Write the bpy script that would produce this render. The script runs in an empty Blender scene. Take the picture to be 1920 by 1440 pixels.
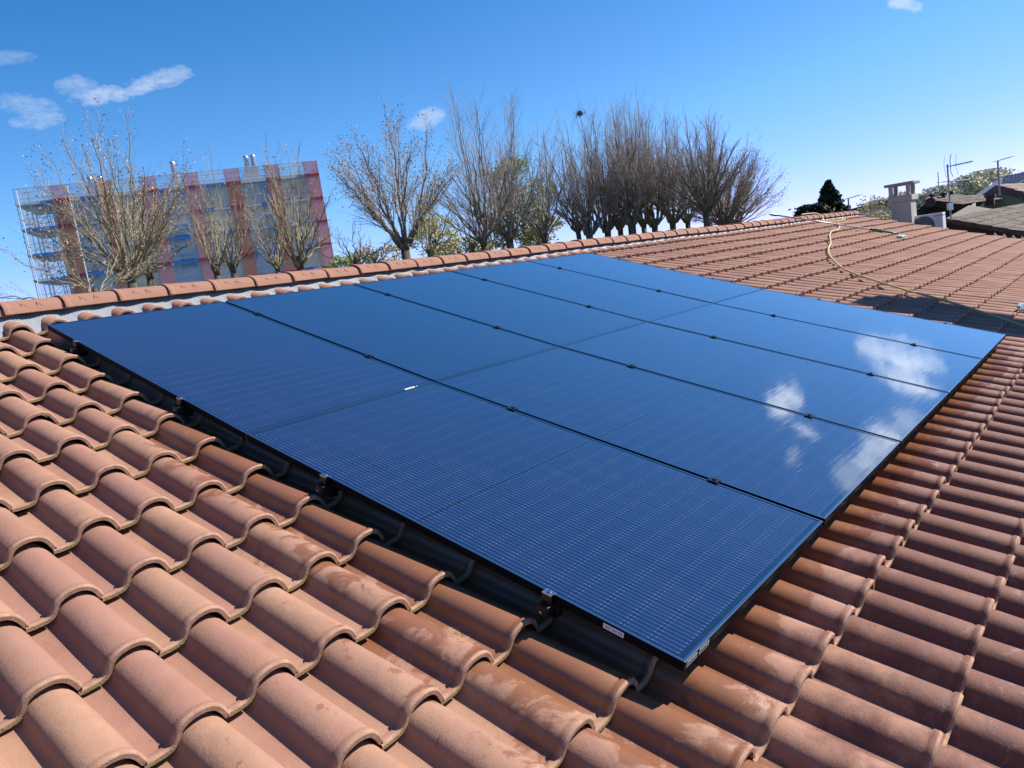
import bpy, math, random
import numpy as np
from mathutils import Vector, Matrix
R_ = math.radians
S = bpy.context.scene
COL = S.collection

# ------------------------------------------------------------------ camera
PITCH = R_(16.7)
cP, sP = math.cos(PITCH), math.sin(PITCH)
F_PX = 1421.8                                    # focal length for a 1920 px wide frame
ROOF = np.array([[1, 0, 0], [0, cP, -sP], [0, sP, cP]])          # roof-local (x ridge, y uphill, z out) -> world
C_LOC = np.array([-1.668, -4.852, 1.336])
FWD = ROOF @ np.array([0.74451372, 0.58427445, -0.32299022])
RGT = ROOF @ np.array([0.63599818, -0.76783552, 0.07703852])
DWN = ROOF @ np.array([-0.20299173, -0.26277743, -0.94326157])
CW = ROOF @ C_LOC
cam_d = bpy.data.cameras.new('camera')
cam = bpy.data.objects.new('camera', cam_d)
COL.objects.link(cam)
cam_d.sensor_width = 36
cam_d.lens = F_PX / 1920 * 36
cam_d.clip_start = 0.05
cam_d.clip_end = 3000
cam.matrix_world = Matrix(((RGT[0], -DWN[0], -FWD[0], CW[0]), (RGT[1], -DWN[1], -FWD[1], CW[1]),
                           (RGT[2], -DWN[2], -FWD[2], CW[2]), (0, 0, 0, 1)))
S.camera = cam

def ray(px, py):
    d = RGT * ((px - 960) / F_PX) + DWN * ((py - 720) / F_PX) + FWD
    return d / np.linalg.norm(d)
def at(px, py, d):                               # world point at horizontal distance d
    r = ray(px, py)
    return CW + r * (d / math.hypot(r[0], r[1]))
def atX(px, py, X):
    r = ray(px, py)
    return CW + r * (X - CW[0]) / r[0]
def lift_(y):                                    # the tiles lie a little closer to the panels near the ridge
    return .05 * (1 + y / 4.2)
def on_roof(px, py, z=-0.1):                     # roof-local point, z measured as if crests were at -0.1
    r = ROOF.T @ ray(px, py)
    zz = z
    for _ in range(8):
        p_ = C_LOC + r * (zz - C_LOC[2]) / r[2]
        zz = z + lift_(p_[1])
    return p_
def hit(px, py, p0, n):
    r = ray(px, py)
    return CW + r * ((p0 - CW) @ n) / (r @ n)

# ------------------------------------------------------------------ light
SUN = ROOF @ np.array([0.74, -0.25, 1.0])
SUN /= np.linalg.norm(SUN)
sl = bpy.data.lights.new('sun', 'SUN')
sl.energy = 5.0
sl.angle = R_(0.55)
sl.color = (1.0, 0.93, 0.83)
so = bpy.data.objects.new('sun', sl)
COL.objects.link(so)
so.rotation_euler = Vector(SUN).to_track_quat('Z', 'Y').to_euler()

W = bpy.data.worlds.new('World')
S.world = W
W.use_nodes = True
nt = W.node_tree
for n in list(nt.nodes):
    nt.nodes.remove(n)
def N(t, typ, **kw):
    n = t.nodes.new(typ)
    for k, v in kw.items():
        setattr(n, k, v)
    return n
def math_n(t, op, a, b=None, c=None, clamp=False):
    n = t.nodes.new('ShaderNodeMath')
    n.operation = op
    n.use_clamp = clamp
    for i, v in enumerate((a, b, c)):
        if v is None:
            continue
        if isinstance(v, (int, float)):
            n.inputs[i].default_value = v
        else:
            t.links.new(v, n.inputs[i])
    return n.outputs[0]
sky = N(nt, 'ShaderNodeTexSky', sky_type='NISHITA', sun_disc=False)
sky.sun_elevation = math.asin(SUN[2])
sky.sun_rotation = math.atan2(SUN[0], SUN[1])
sky.altitude = 0
sky.air_density = 0.7
sky.dust_density = 0.0
sky.ozone_density = 6.0
tc = N(nt, 'ShaderNodeTexCoord')
noi = N(nt, 'ShaderNodeTexNoise')
noi.inputs['Scale'].default_value = 26
noi.inputs['Detail'].default_value = 8
noi.inputs['Roughness'].default_value = 0.68
nmap = N(nt, 'ShaderNodeMapping')
nmap.inputs['Scale'].default_value = (1, 1, 2.2)
nt.links.new(tc.outputs['Generated'], nmap.inputs['Vector'])
nt.links.new(nmap.outputs[0], noi.inputs['Vector'])
def blob(d, ra, rb, tilt, strength):
    d = Vector(d).normalized()
    a = Vector((0, 0, 1)).cross(d).normalized()
    b = d.cross(a)
    a2 = a * math.cos(tilt) + b * math.sin(tilt)
    b2 = b * math.cos(tilt) - a * math.sin(tilt)
    r = []
    for vec, rad in ((a2, ra), (b2, rb)):
        dp = N(nt, 'ShaderNodeVectorMath', operation='DOT_PRODUCT')
        nt.links.new(tc.outputs['Generated'], dp.inputs[0])
        dp.inputs[1].default_value = vec / rad
        r.append(math_n(nt, 'MULTIPLY', dp.outputs['Value'], dp.outputs['Value']))
    dp = N(nt, 'ShaderNodeVectorMath', operation='DOT_PRODUCT')
    nt.links.new(tc.outputs['Generated'], dp.inputs[0])
    dp.inputs[1].default_value = d
    m = math_n(nt, 'SUBTRACT', 1.0, math_n(nt, 'ADD', r[0], r[1]))
    m = math_n(nt, 'MAXIMUM', m, 0.0)
    m = math_n(nt, 'MULTIPLY', m, math_n(nt, 'GREATER_THAN', dp.outputs['Value'], 0.0))
    nz = math_n(nt, 'MULTIPLY', math_n(nt, 'SUBTRACT', noi.outputs['Fac'], 0.5), 4.2)
    m2 = math_n(nt, 'ADD', m, math_n(nt, 'MULTIPLY', nz, math_n(nt, 'MINIMUM', math_n(nt, 'MULTIPLY', m, 4.0), 1.0)))
    m2 = math_n(nt, 'MULTIPLY', math_n(nt, 'SUBTRACT', m2, 0.22), 1.25, clamp=True)
    return math_n(nt, 'MULTIPLY', m2, strength)
def pxr(n):
    return n / 1422.0
def refl(px, py):
    r = ROOF.T @ ray(px, py)
    return ROOF @ (r * np.array([1, 1, -1]))
clouds = [(ray(228, 170), pxr(105), pxr(18), R_(-9), 0.5), (ray(312, 140), pxr(58), pxr(15), R_(-8), 0.36), (ray(150, 165), pxr(38), pxr(24), R_(0), 0.32),
          (ray(45, 196), pxr(60), pxr(18), R_(8), 0.32), (ray(82, 226), pxr(52), pxr(18), 0, 0.34),
          (ray(14, 108), pxr(44), pxr(12), 0, 0.2), (ray(798, 224), pxr(42), pxr(22), R_(-10), 0.42), (ray(1697, 9), pxr(30), pxr(12), R_(25), 0.6),
          (ray(1480, 344), pxr(34), pxr(12), 0, 0.25), (ray(1350, 392), pxr(60), pxr(10), 0, 0.18), (ray(730, 400), pxr(80), pxr(20), 0, 0.25)]
clouds2 = []
for px, py, ra, rb, s in ((1690, 690, 0.050, 0.024, .8), (1655, 655, 0.040, 0.026, .45), (1700, 665, 0.05, 0.025, .4), (1462, 742, 0.024, 0.034, .75), (1500, 795, 0.022, 0.009, .7),
                          (1650, 812, 0.034, 0.026, .7), (1590, 880, 0.034, 0.030, .40), (1630, 850, 0.026, 0.034, .62), (1478, 845, 0.006, 0.016, .35),
                          (1690, 800, 0.034, 0.03, .35)):
    clouds2.append((refl(px, py), ra, rb, 0, s))
cur = cur2 = None
for cc in clouds:
    m = blob(*cc)
    cur = m if cur is None else math_n(nt, 'MAXIMUM', cur, m)
for cc in clouds2:
    m = blob(*cc)
    cur2 = m if cur2 is None else math_n(nt, 'MAXIMUM', cur2, m)
mixc = N(nt, 'ShaderNodeMix', data_type='RGBA')
nt.links.new(cur, mixc.inputs['Factor'])
sc_ = N(nt, 'ShaderNodeSeparateColor')
cc_ = N(nt, 'ShaderNodeCombineColor')
nt.links.new(sky.outputs[0], sc_.inputs[0])
nt.links.new(math_n(nt, 'MAXIMUM', math_n(nt, 'SUBTRACT', math_n(nt, 'MULTIPLY', sc_.outputs[0], 1.24), .62), .25), cc_.inputs[0])
nt.links.new(math_n(nt, 'MAXIMUM', math_n(nt, 'MINIMUM', math_n(nt, 'SUBTRACT', math_n(nt, 'MULTIPLY', sc_.outputs[1], 1.31), .29), math_n(nt, 'ADD', math_n(nt, 'MULTIPLY', sc_.outputs[1], .671), 1.837)), .5), cc_.inputs[1])
nt.links.new(math_n(nt, 'MULTIPLY', sc_.outputs[2], 1.37), cc_.inputs[2])
nt.links.new(cc_.outputs[0], mixc.inputs[6])
mixc.inputs[7].default_value = (5.4, 6.0, 7.2, 1)
bg = N(nt, 'ShaderNodeBackground')
bg.inputs['Strength'].default_value = 0.0785
mix2 = N(nt, 'ShaderNodeMix', data_type='RGBA')
nt.links.new(cur2, mix2.inputs['Factor'])
nt.links.new(mixc.outputs[2], mix2.inputs[6])
mix2.inputs[7].default_value = (12.5, 13.6, 15.0, 1)
nt.links.new(mix2.outputs[2], bg.inputs['Color'])
wo = N(nt, 'ShaderNodeOutputWorld')
nt.links.new(bg.outputs[0], wo.inputs[0])
S.view_settings.view_transform = 'Standard'
S.view_settings.look = 'None'
S.view_settings.gamma = 1
S.view_settings.exposure = 0.85
S.render.resolution_x, S.render.resolution_y = 1024, 768
S.cycles.max_bounces = 6
S.cycles.transparent_max_bounces = 24

# ------------------------------------------------------------------ materials
def mat(name):
    m = bpy.data.materials.new(name)
    m.use_nodes = True
    t = m.node_tree
    b = t.nodes['Principled BSDF']
    return m, t, b
def noise(t, scale, detail=4, rough=0.55, coord='Object', stretch=None, dist=0):
    tcn = N(t, 'ShaderNodeTexCoord')
    v = tcn.outputs[coord]
    if stretch:
        mp = N(t, 'ShaderNodeMapping')
        mp.inputs['Scale'].default_value = stretch
        t.links.new(v, mp.inputs['Vector'])
        v = mp.outputs[0]
    n = N(t, 'ShaderNodeTexNoise')
    n.inputs['Scale'].default_value = scale
    n.inputs['Detail'].default_value = detail
    n.inputs['Roughness'].default_value = rough
    n.inputs['Distortion'].default_value = dist
    t.links.new(v, n.inputs['Vector'])
    return n.outputs['Fac']
def mixrgb(t, fac, a, b, mode='MIX'):
    m = N(t, 'ShaderNodeMix', data_type='RGBA', blend_type=mode)
    for i, v in ((0, fac), (6, a), (7, b)):
        if isinstance(v, (int, float)):
            m.inputs[i].default_value = v
        elif isinstance(v, tuple):
            m.inputs[i].default_value = (*v, 1)
        else:
            t.links.new(v, m.inputs[i])
    return m.outputs[2]
def ramp(t, fac, lo, hi):
    mr = N(t, 'ShaderNodeMapRange', interpolation_type='SMOOTHSTEP')
    t.links.new(fac, mr.inputs[0])
    mr.inputs[1].default_value = lo
    mr.inputs[2].default_value = hi
    return mr.outputs[0]
def bump(t, b, h, strength, dist):
    bn = N(t, 'ShaderNodeBump')
    bn.inputs['Strength'].default_value = strength
    bn.inputs['Distance'].default_value = dist
    t.links.new(h, bn.inputs['Height'])
    t.links.new(bn.outputs[0], b.inputs['Normal'])
def simple(name, c1, c2=None, scale=8, rough=.7, metal=0, bmp=0, bdist=.01, spec=.5, stretch=None):
    m, t, b = mat(name)
    b.inputs['Roughness'].default_value = rough
    b.inputs['Metallic'].default_value = metal
    b.inputs['Specular IOR Level'].default_value = spec
    c2 = c2 or tuple(x * .8 for x in c1)
    n = noise(t, scale, stretch=stretch)
    t.links.new(mixrgb(t, ramp(t, n, .35, .65), c1, c2), b.inputs['Base Color'])
    if bmp:
        bump(t, b, noise(t, scale * 6, 3), bmp, bdist)
    return m

def tile_material():
    m, t, b = mat('clay_tile')
    at_ = N(t, 'ShaderNodeAttribute', attribute_name='rnd')
    rnd = at_.outputs['Fac']
    tcn = N(t, 'ShaderNodeTexCoord')
    sp = N(t, 'ShaderNodeSeparateXYZ')
    t.links.new(tcn.outputs['Object'], sp.inputs[0])
    x, y = sp.outputs[0], sp.outputs[1]
    n_big = noise(t, 2.3, 5)
    n_mid = noise(t, 9, 6, .62)
    n_fine = noise(t, 160, 3, .7)
    n_spk = noise(t, 420, 2, .8)
    base = mixrgb(t, ramp(t, n_mid, .3, .7), (0.302, 0.162, 0.109), (0.249, 0.125, 0.087))
    base = mixrgb(t, ramp(t, rnd, 0.2, 1.0), base, mixrgb(t, n_big, (0.265, 0.143, 0.106), (0.307, 0.175, 0.119)))
    n_lr = math_n(t, 'FRACT', math_n(t, 'MULTIPLY', rnd, 7.31))
    base = mixrgb(t, math_n(t, 'MULTIPLY', ramp(t, math_n(t, 'ADD', n_lr, math_n(t, 'MULTIPLY', math_n(t, 'SUBTRACT', n_big, .5), 1.5)), .45, 1.0), .65), base, (0.345, 0.200, 0.125))
    base = mixrgb(t, math_n(t, 'MULTIPLY', ramp(t, math_n(t, 'ADD', n_lr, math_n(t, 'MULTIPLY', math_n(t, 'SUBTRACT', n_mid, .5), 1.5)), .5, .0), .55), base, (0.265, 0.130, 0.105))
    # kiln blush: pale sandy patches
    base = mixrgb(t, math_n(t, 'MULTIPLY', ramp(t, n_big, .48, .72), .5), base, (0.329, 0.191, 0.133))
    # washed, darker brown-red tiles downslope of the array and to its right
    dx = math_n(t, 'MULTIPLY', math_n(t, 'SUBTRACT', x, 3.3), .32)
    dy = math_n(t, 'MULTIPLY', math_n(t, 'ADD', y, 4.85), 1.45)
    d2 = math_n(t, 'ADD', math_n(t, 'MULTIPLY', dx, dx), math_n(t, 'MULTIPLY', dy, dy))
    damp = math_n(t, 'ADD', math_n(t, 'SUBTRACT', 1.25, d2), math_n(t, 'MULTIPLY', math_n(t, 'SUBTRACT', n_mid, .5), 1.8))
    damp = ramp(t, damp, -.1, .5)
    far_ = ramp(t, x, 1.0, 7.0)
    base = mixrgb(t, math_n(t, 'MULTIPLY', far_, .35), base, (0.330, 0.195, 0.160))
    base = mixrgb(t, math_n(t, 'MULTIPLY', math_n(t, 'POWER', rnd, 3.0), .35), base, (0.215, 0.105, 0.072))
    base = mixrgb(t, math_n(t, 'MULTIPLY', ramp(t, noise(t, 3.1, 7, .72), .46, .60), .38), base, (0.230, 0.120, 0.085))
    base = mixrgb(t, math_n(t, 'MULTIPLY', damp, .92), base, mixrgb(t, n_mid, (0.165, 0.072, 0.052), (0.125, 0.056, 0.044)))
    # wet strip beside the left edge and along the lower edge of the array
    wn = noise(t, 7.5, 7, .68, dist=.6)
    e1 = math_n(t, 'MULTIPLY', math_n(t, 'MULTIPLY', ramp(t, x, -.50, -.02), ramp(t, x, .35, .12)), math_n(t, 'MULTIPLY', ramp(t, y, -1.0, -1.9), ramp(t, y, -4.62, -4.15)))
    e1b = math_n(t, 'MULTIPLY', math_n(t, 'MULTIPLY', ramp(t, x, -.75, -.2), ramp(t, x, .35, .12)), math_n(t, 'MULTIPLY', ramp(t, y, -1.9, -3.3), ramp(t, y, -4.95, -4.3)))
    e1 = math_n(t, 'MAXIMUM', e1, math_n(t, 'MULTIPLY', e1b, .62))
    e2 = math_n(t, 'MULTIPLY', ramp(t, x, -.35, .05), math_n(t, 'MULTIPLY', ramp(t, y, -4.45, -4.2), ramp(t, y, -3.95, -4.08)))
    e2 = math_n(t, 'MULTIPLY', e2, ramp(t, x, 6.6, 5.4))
    e = math_n(t, 'MAXIMUM', e1, e2)
    wet = ramp(t, math_n(t, 'ADD', e, math_n(t, 'MULTIPLY', math_n(t, 'SUBTRACT', wn, .55), 2.2)), .30, .54)
    wet = math_n(t, 'MULTIPLY', wet, ramp(t, e, .02, .25))
    # a few splashes on the near tiles
    sn = noise(t, 11, 4, .6, dist=.8)
    splash = math_n(t, 'MULTIPLY', ramp(t, sn, .655, .675), math_n(t, 'MULTIPLY', ramp(t, y, -3.0, -3.7), ramp(t, x, .5, .1)))
    wet = math_n(t, 'MAXIMUM', wet, math_n(t, 'MULTIPLY', splash, .85))
    base = mixrgb(t, math_n(t, 'MULTIPLY', wet, .74), base, mixrgb(t, n_big, (0.180, 0.066, 0.022), (0.143, 0.048, 0.021)))
    # chalky bloom on the wet/damp tiles
    dn = noise(t, 26, 8, .7)
    dust = math_n(t, 'MULTIPLY', ramp(t, dn, .55, .66), math_n(t, 'MULTIPLY', math_n(t, 'MAXIMUM', damp, e), ramp(t, y, -4.5, -4.9)))
    base = mixrgb(t, math_n(t, 'MULTIPLY', dust, .45), base, (0.318, 0.212, 0.159))
    # soot/mould spots low on the tiles near the lower edge
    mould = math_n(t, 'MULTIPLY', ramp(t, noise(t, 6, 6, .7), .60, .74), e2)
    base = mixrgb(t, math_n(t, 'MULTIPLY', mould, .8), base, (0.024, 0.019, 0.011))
    # grit
    base = mixrgb(t, math_n(t, 'MULTIPLY', ramp(t, n_spk, .60, .72), .22), base, (0.350, 0.244, 0.191))
    base = mixrgb(t, math_n(t, 'MULTIPLY', ramp(t, n_fine, .60, .72), .34), base, (0.117, 0.058, 0.042))
    base = mixrgb(t, 1.0, base, (1.06, 1.08, 1.09), 'MULTIPLY')
    t.links.new(base, b.inputs['Base Color'])
    rg = math_n(t, 'SUBTRACT', .80, math_n(t, 'MULTIPLY', wet, .50))
    rg = math_n(t, 'SUBTRACT', rg, math_n(t, 'MULTIPLY', damp, .18))
    t.links.new(rg, b.inputs['Roughness'])
    t.links.new(math_n(t, 'ADD', .16, math_n(t, 'MULTIPLY', wet, .3)), b.inputs['Specular IOR Level'])
    h = math_n(t, 'ADD', math_n(t, 'MULTIPLY', n_fine, 1.0), math_n(t, 'ADD', math_n(t, 'MULTIPLY', n_spk, .5), math_n(t, 'MULTIPLY', noise(t, 22, 5), 2.2)))
    bump(t, b, h, .34, .004)
    bn = [n_ for n_ in t.nodes if n_.type == 'BUMP'][0]
    t.links.new(math_n(t, 'SUBTRACT', .34, math_n(t, 'MULTIPLY', wet, .22)), bn.inputs['Strength'])
    return m
M_TILE = tile_material()
M_EDGE = simple('tile_edge', (.36, .215, .150), (.27, .155, .105), 40, .85, bmp=.5, bdist=.003, spec=.2)
M_LICHEN = simple('tile_lip_lichen', (.27, .22, .085), (.30, .205, .11), 26, .9, bmp=.7, bdist=.004)
def ridge_material():
    m, t, b = mat('ridge_clay')
    oi = N(t, 'ShaderNodeObjectInfo')
    n1 = noise(t, 7, 6, .65)
    c = mixrgb(t, ramp(t, n1, .3, .7), (.300, .158, .110), (.255, .128, .088))
    c = mixrgb(t, math_n(t, 'MULTIPLY', oi.outputs['Random'], .55), c, (.245, .130, .095))
    c = mixrgb(t, math_n(t, 'MULTIPLY', ramp(t, noise(t, 16, 6, .7), .60, .72), .45), c, (.33, .22, .17))
    c = mixrgb(t, math_n(t, 'MULTIPLY', ramp(t, noise(t, 60, 4, .7), .63, .72), .35), c, (.10, .06, .04))
    t.links.new(c, b.inputs['Base Color'])
    b.inputs['Roughness'].default_value = .85
    b.inputs['Specular IOR Level'].default_value = .25
    bump(t, b, noise(t, 120, 3, .7), .35, .003)
    return m
M_RIDGE = ridge_material()
M_DARK = simple('dark_cavity', (.03, .022, .018), rough=.95)

# ------------------------------------------------------------------ mesh tools
class MB:
    def __init__(self):
        self.v, self.f, self.m = [], [], []
        self.n = 0
    def add(self, verts, faces, mi=0):
        self.v.append(np.asarray(verts, float).reshape(-1, 3))
        for fc in faces:
            self.f.append(tuple(i + self.n for i in fc))
            self.m.append(mi)
        self.n += len(self.v[-1])
    def box(self, lo, hi, mi=0, M=None):
        x0, y0, z0 = lo
        x1, y1, z1 = hi
        v = np.array([(x0, y0, z0), (x1, y0, z0), (x1, y1, z0), (x0, y1, z0), (x0, y0, z1), (x1, y0, z1), (x1, y1, z1), (x0, y1, z1)], float)
        if M is not None:
            v = v @ np.asarray(M)[:3, :3].T + np.asarray(M)[:3, 3]
        self.add(v, [(3, 2, 1, 0), (4, 5, 6, 7), (0, 1, 5, 4), (1, 2, 6, 5), (2, 3, 7, 6), (3, 0, 4, 7)], mi)
    def tube(self, pts, rad, k=6, mi=0, cap=True):
        pts = np.asarray(pts, float)
        n = len(pts)
        rad = np.full(n, rad, float) if np.isscalar(rad) else np.asarray(rad, float)
        d = np.empty_like(pts)
        d[1:-1] = pts[2:] - pts[:-2]
        d[0] = pts[1] - pts[0]
        d[-1] = pts[-1] - pts[-2]
        d /= np.linalg.norm(d, axis=1)[:, None] + 1e-9
        ref = np.array([0, 0, 1.0]) if abs(d[0][2]) < .9 else np.array([1.0, 0, 0])
        a = np.cross(d, ref)
        a /= np.linalg.norm(a, axis=1)[:, None] + 1e-9
        b = np.cross(d, a)
        th = np.arange(k) * 2 * math.pi / k
        ring = pts[:, None, :] + rad[:, None, None] * (np.cos(th)[None, :, None] * a[:, None, :] + np.sin(th)[None, :, None] * b[:, None, :])
        base = self.n
        self.v.append(ring.reshape(-1, 3))
        for i in range(n - 1):
            for j in range(k):
                j2 = (j + 1) % k
                self.f.append((base + i * k + j, base + i * k + j2, base + (i + 1) * k + j2, base + (i + 1) * k + j))
                self.m.append(mi)
        if cap and k > 3:
            self.f.append(tuple(base + j for j in range(k))[::-1])
            self.f.append(tuple(base + (n - 1) * k + j for j in range(k)))
            self.m += [mi, mi]
        self.n += n * k
    def cyl(self, p0, p1, r, k=12, mi=0):
        self.tube([p0, p1], r, k, mi)
    def build(self, name, mats, parent=None, smooth=False, bevel=0):
        me = bpy.data.meshes.new(name)
        V = np.concatenate(self.v) if self.v else np.zeros((0, 3))
        me.from_pydata(V.tolist(), [], self.f)
        for mm in (mats if isinstance(mats, (list, tuple)) else [mats]):
            me.materials.append(mm)
        me.polygons.foreach_set('material_index', self.m)
        if smooth:
            me.polygons.foreach_set('use_smooth', [True] * len(self.f))
        me.update()
        o = bpy.data.objects.new(name, me)
        COL.objects.link(o)
        o.parent = parent
        if bevel:
            bv = o.modifiers.new('bevel', 'BEVEL')
            bv.width = bevel
            bv.segments = 2
            bv.limit_method = 'ANGLE'
        return o
def tag(o, label=None, cat=None, group=None, kind=None):
    if label:
        o['label'] = label
    if cat:
        o['category'] = cat
    if group:
        o['group'] = group
    if kind:
        o['kind'] = kind
    return o
def empty(name, loc=(0, 0, 0), rot=(0, 0, 0), parent=None):
    o = bpy.data.objects.new(name, None)
    COL.objects.link(o)
    o.location = loc
    o.rotation_euler = rot
    o.parent = parent
    o.empty_display_size = .2
    return o
ROT = (PITCH, 0, 0)
rng = np.random.default_rng(7)
random.seed(5)
ZG = -4.6                                        # ground level

# ------------------------------------------------------------------ ground
g = MB()
NG = 40
xs = np.linspace(-900, 900, NG)
gv = [(x, y, ZG) for y in xs for x in xs]
g.add(gv, [(j * NG + i, j * NG + i + 1, (j + 1) * NG + i + 1, (j + 1) * NG + i) for j in range(NG - 1) for i in range(NG - 1)])
M_GRASS = simple('grass_ground', (.07, .10, .03), (.12, .11, .05), .35, .95, bmp=.6, bdist=.1)
tag(g.build('ground', M_GRASS), kind='structure')

# ------------------------------------------------------------------ the tiled house
X0, X1 = -4.3, 17.75
TP = .2130                                       # tile pitch
UC = -.072                                       # crest of column 0
CP = .3585                                        # course
VF = 4.445                                       # a course front (distance down the slope)
VEND = VF + 5 * CP
house = empty('tiled_house')
tag(house, 'long low house with terracotta barrel tile roof that carries the solar panels', 'house')

def wave(x, y):                                  # gentle unevenness of an old roof
    return (.004 * np.sin(x * .9 + 1.3) + .003 * np.sin(x * 2.3 + y * 1.7) + .003 * np.sin(y * 2.9 + .5)
            - .012 * np.exp(-((y + 2.1) / 1.2) ** 2) + lift_(y))

def tile_field(ncol, nrow, col0, rows, jit=1.0, seed=3):
    prof = [(-.077, .0), (-.056, -.001), (-.034, .000), (-.020, .0015), (-.010, .005), (-.003, .013), (.001, .026), (.006, .0405), (.015, .0540),
            (.030, .0645), (.048, .0705), (.067, .0725), (.086, .0705), (.103, .0640), (.117, .0535), (.128, .0395), (.1365, .0240), (.142, .0120), (.1455, .0060)]
    prof = np.array(prof) * np.array([1, .94])
    np_ = len(prof)
    # stations along the slope: (distance from the back, lift, outward scale)
    TL = CP + .05
    st = [(0, 0, -.004), (.12, 0, -.003), (.25, 0, -.001), (TL - .034, 0, 0), (TL - .028, -.0022, 0), (TL - .022, .0030, .0006), (TL - .009, .0034, .0008), (TL - .002, .0012, .0004), (TL, -.0016, -.0004)]
    th = .0135
    secs = []
    for s, lift, grow in st:
        q = prof.copy()
        tilt = .034 * (s - .05) / CP
        # grow the barrel outwards
        nz = np.gradient(q[:, 1]); nx = np.gradient(q[:, 0])
        nl = np.hypot(nx, nz) + 1e-9
        ox, oz = -nz / nl, nx / nl
        bar = (q[:, 0] > -.01).astype(float)
        q2x = q[:, 0] + ox * (lift + grow * 0) + (grow * np.sign(q[:, 0] - .07) * bar)
        q2z = q[:, 1] + oz * lift
        secs.append(np.stack([q2x, np.full(np_, -s), q2z + tilt], 1))
    # front face lower edge and underside
    nz = np.gradient(prof[:, 1]); nx = np.gradient(prof[:, 0])
    nl = np.hypot(nx, nz)
    ox, oz = nz / nl, -nx / nl
    def under(s, t_):
        tilt = .034 * (s - .05) / CP
        return np.stack([prof[:, 0] + ox * t_, np.full(np_, -s), prof[:, 1] + oz * t_ + tilt], 1)
    V = list(secs)
    ntop = len(secs)
    V += [secs[-1].copy(), under(TL, th), under(TL, th), under(TL - .07, th)]
    # right flank side edge
    side = np.array([s_[-1] for s_ in secs])
    side_lo = side + np.array([.001, 0, -.010])
    V = np.concatenate(V)
    faces, mi = [], []
    def strip(a, b, m_):
        for j in range(np_ - 1):
            faces.append((a * np_ + j, b * np_ + j, b * np_ + j + 1, a * np_ + j + 1))
            mi.append(m_ if m_ >= 0 else (2 if prof[j, 0] < -.008 else 1))
    for i in range(ntop - 1):
        strip(i, i + 1, 1 if i >= ntop - 3 else 0)
    strip(ntop, ntop + 1, -1)
    strip(ntop + 2, ntop + 3, 0)
    b0 = len(V)
    V = np.concatenate([V, side, side_lo])
    for i in range(ntop - 1):
        faces.append((b0 + i, b0 + i + 1, b0 + ntop + i + 1, b0 + ntop + i))
        mi.append(0)
    F = np.array(faces)
    MI = np.array(mi)
    r = np.random.default_rng(seed)
    allV, allF, allM, allR = [], [], [], []
    base = 0
    for k in rows:
        vf = VF + k * CP
        for c_ in range(ncol):
            ci = col0 + c_
            crest = UC + ci * TP
            x = crest - .067
            yb = -(vf - TL)
            a = r.normal(0, .0075 * jit) * (2.2 if r.random() < .06 else 1)
            P = V.copy()
            cx, cy = .07, -TL / 2
            px, py = P[:, 0] - cx, P[:, 1] - cy
            P[:, 0] = cx + px * math.cos(a) - py * math.sin(a)
            P[:, 1] = cy + px * math.sin(a) + py * math.cos(a)
            P[:, 2] += abs(r.normal(0, .0018 * jit)) + (P[:, 1] - cy) * r.normal(0, .010 * jit) + (P[:, 0] - cx) * r.normal(0, .018 * jit)
            P[:, 0] += x + r.normal(0, .0012 * jit)
            P[:, 1] += yb + r.normal(0, .0042 * jit)
            P[:, 2] += -.10 - .0682 - .034 + wave(P[:, 0], P[:, 1])
            allV.append(P)
            allF.append(F + base)
            allM.append(MI)
            allR.append(np.full(len(P), r.random()))
            base += len(P)
    return np.concatenate(allV), np.concatenate(allF), np.concatenate(allM), np.concatenate(allR)

def fast_mesh(name, V, F, MI, mats, parent, rnd=None, smooth=True):
    me = bpy.data.meshes.new(name)
    me.vertices.add(len(V))
    me.vertices.foreach_set('co', V.astype(np.float32).ravel())
    me.loops.add(F.size)
    me.loops.foreach_set('vertex_index', F.astype(np.int32).ravel())
    me.polygons.add(len(F))
    me.polygons.foreach_set('loop_start', np.arange(0, F.size, F.shape[1], dtype=np.int32))
    me.polygons.foreach_set('loop_total', np.full(len(F), F.shape[1], dtype=np.int32))
    for m_ in mats:
        me.materials.append(m_)
    me.polygons.foreach_set('material_index', MI.astype(np.int32))
    me.polygons.foreach_set('use_smooth', np.full(len(F), smooth))
    if rnd is not None:
        a = me.attributes.new('rnd', 'FLOAT', 'POINT')
        a.data.foreach_set('value', rnd.astype(np.float32))
    me.update(calc_edges=True)
    me.validate()
    o = bpy.data.objects.new(name, me)
    COL.objects.link(o)
    o.parent = parent
    return o

ncol = int((X1 - X0) / TP)
tV, tF, tM, tR = tile_field(ncol, 0, int(math.ceil((X0 - UC) / TP)), range(-13, 6))
tV2 = tV
roof = fast_mesh('roof', tV, tF, tM, [M_TILE, M_EDGE, M_LICHEN], house, tR)
roof.rotation_euler = ROT
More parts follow.
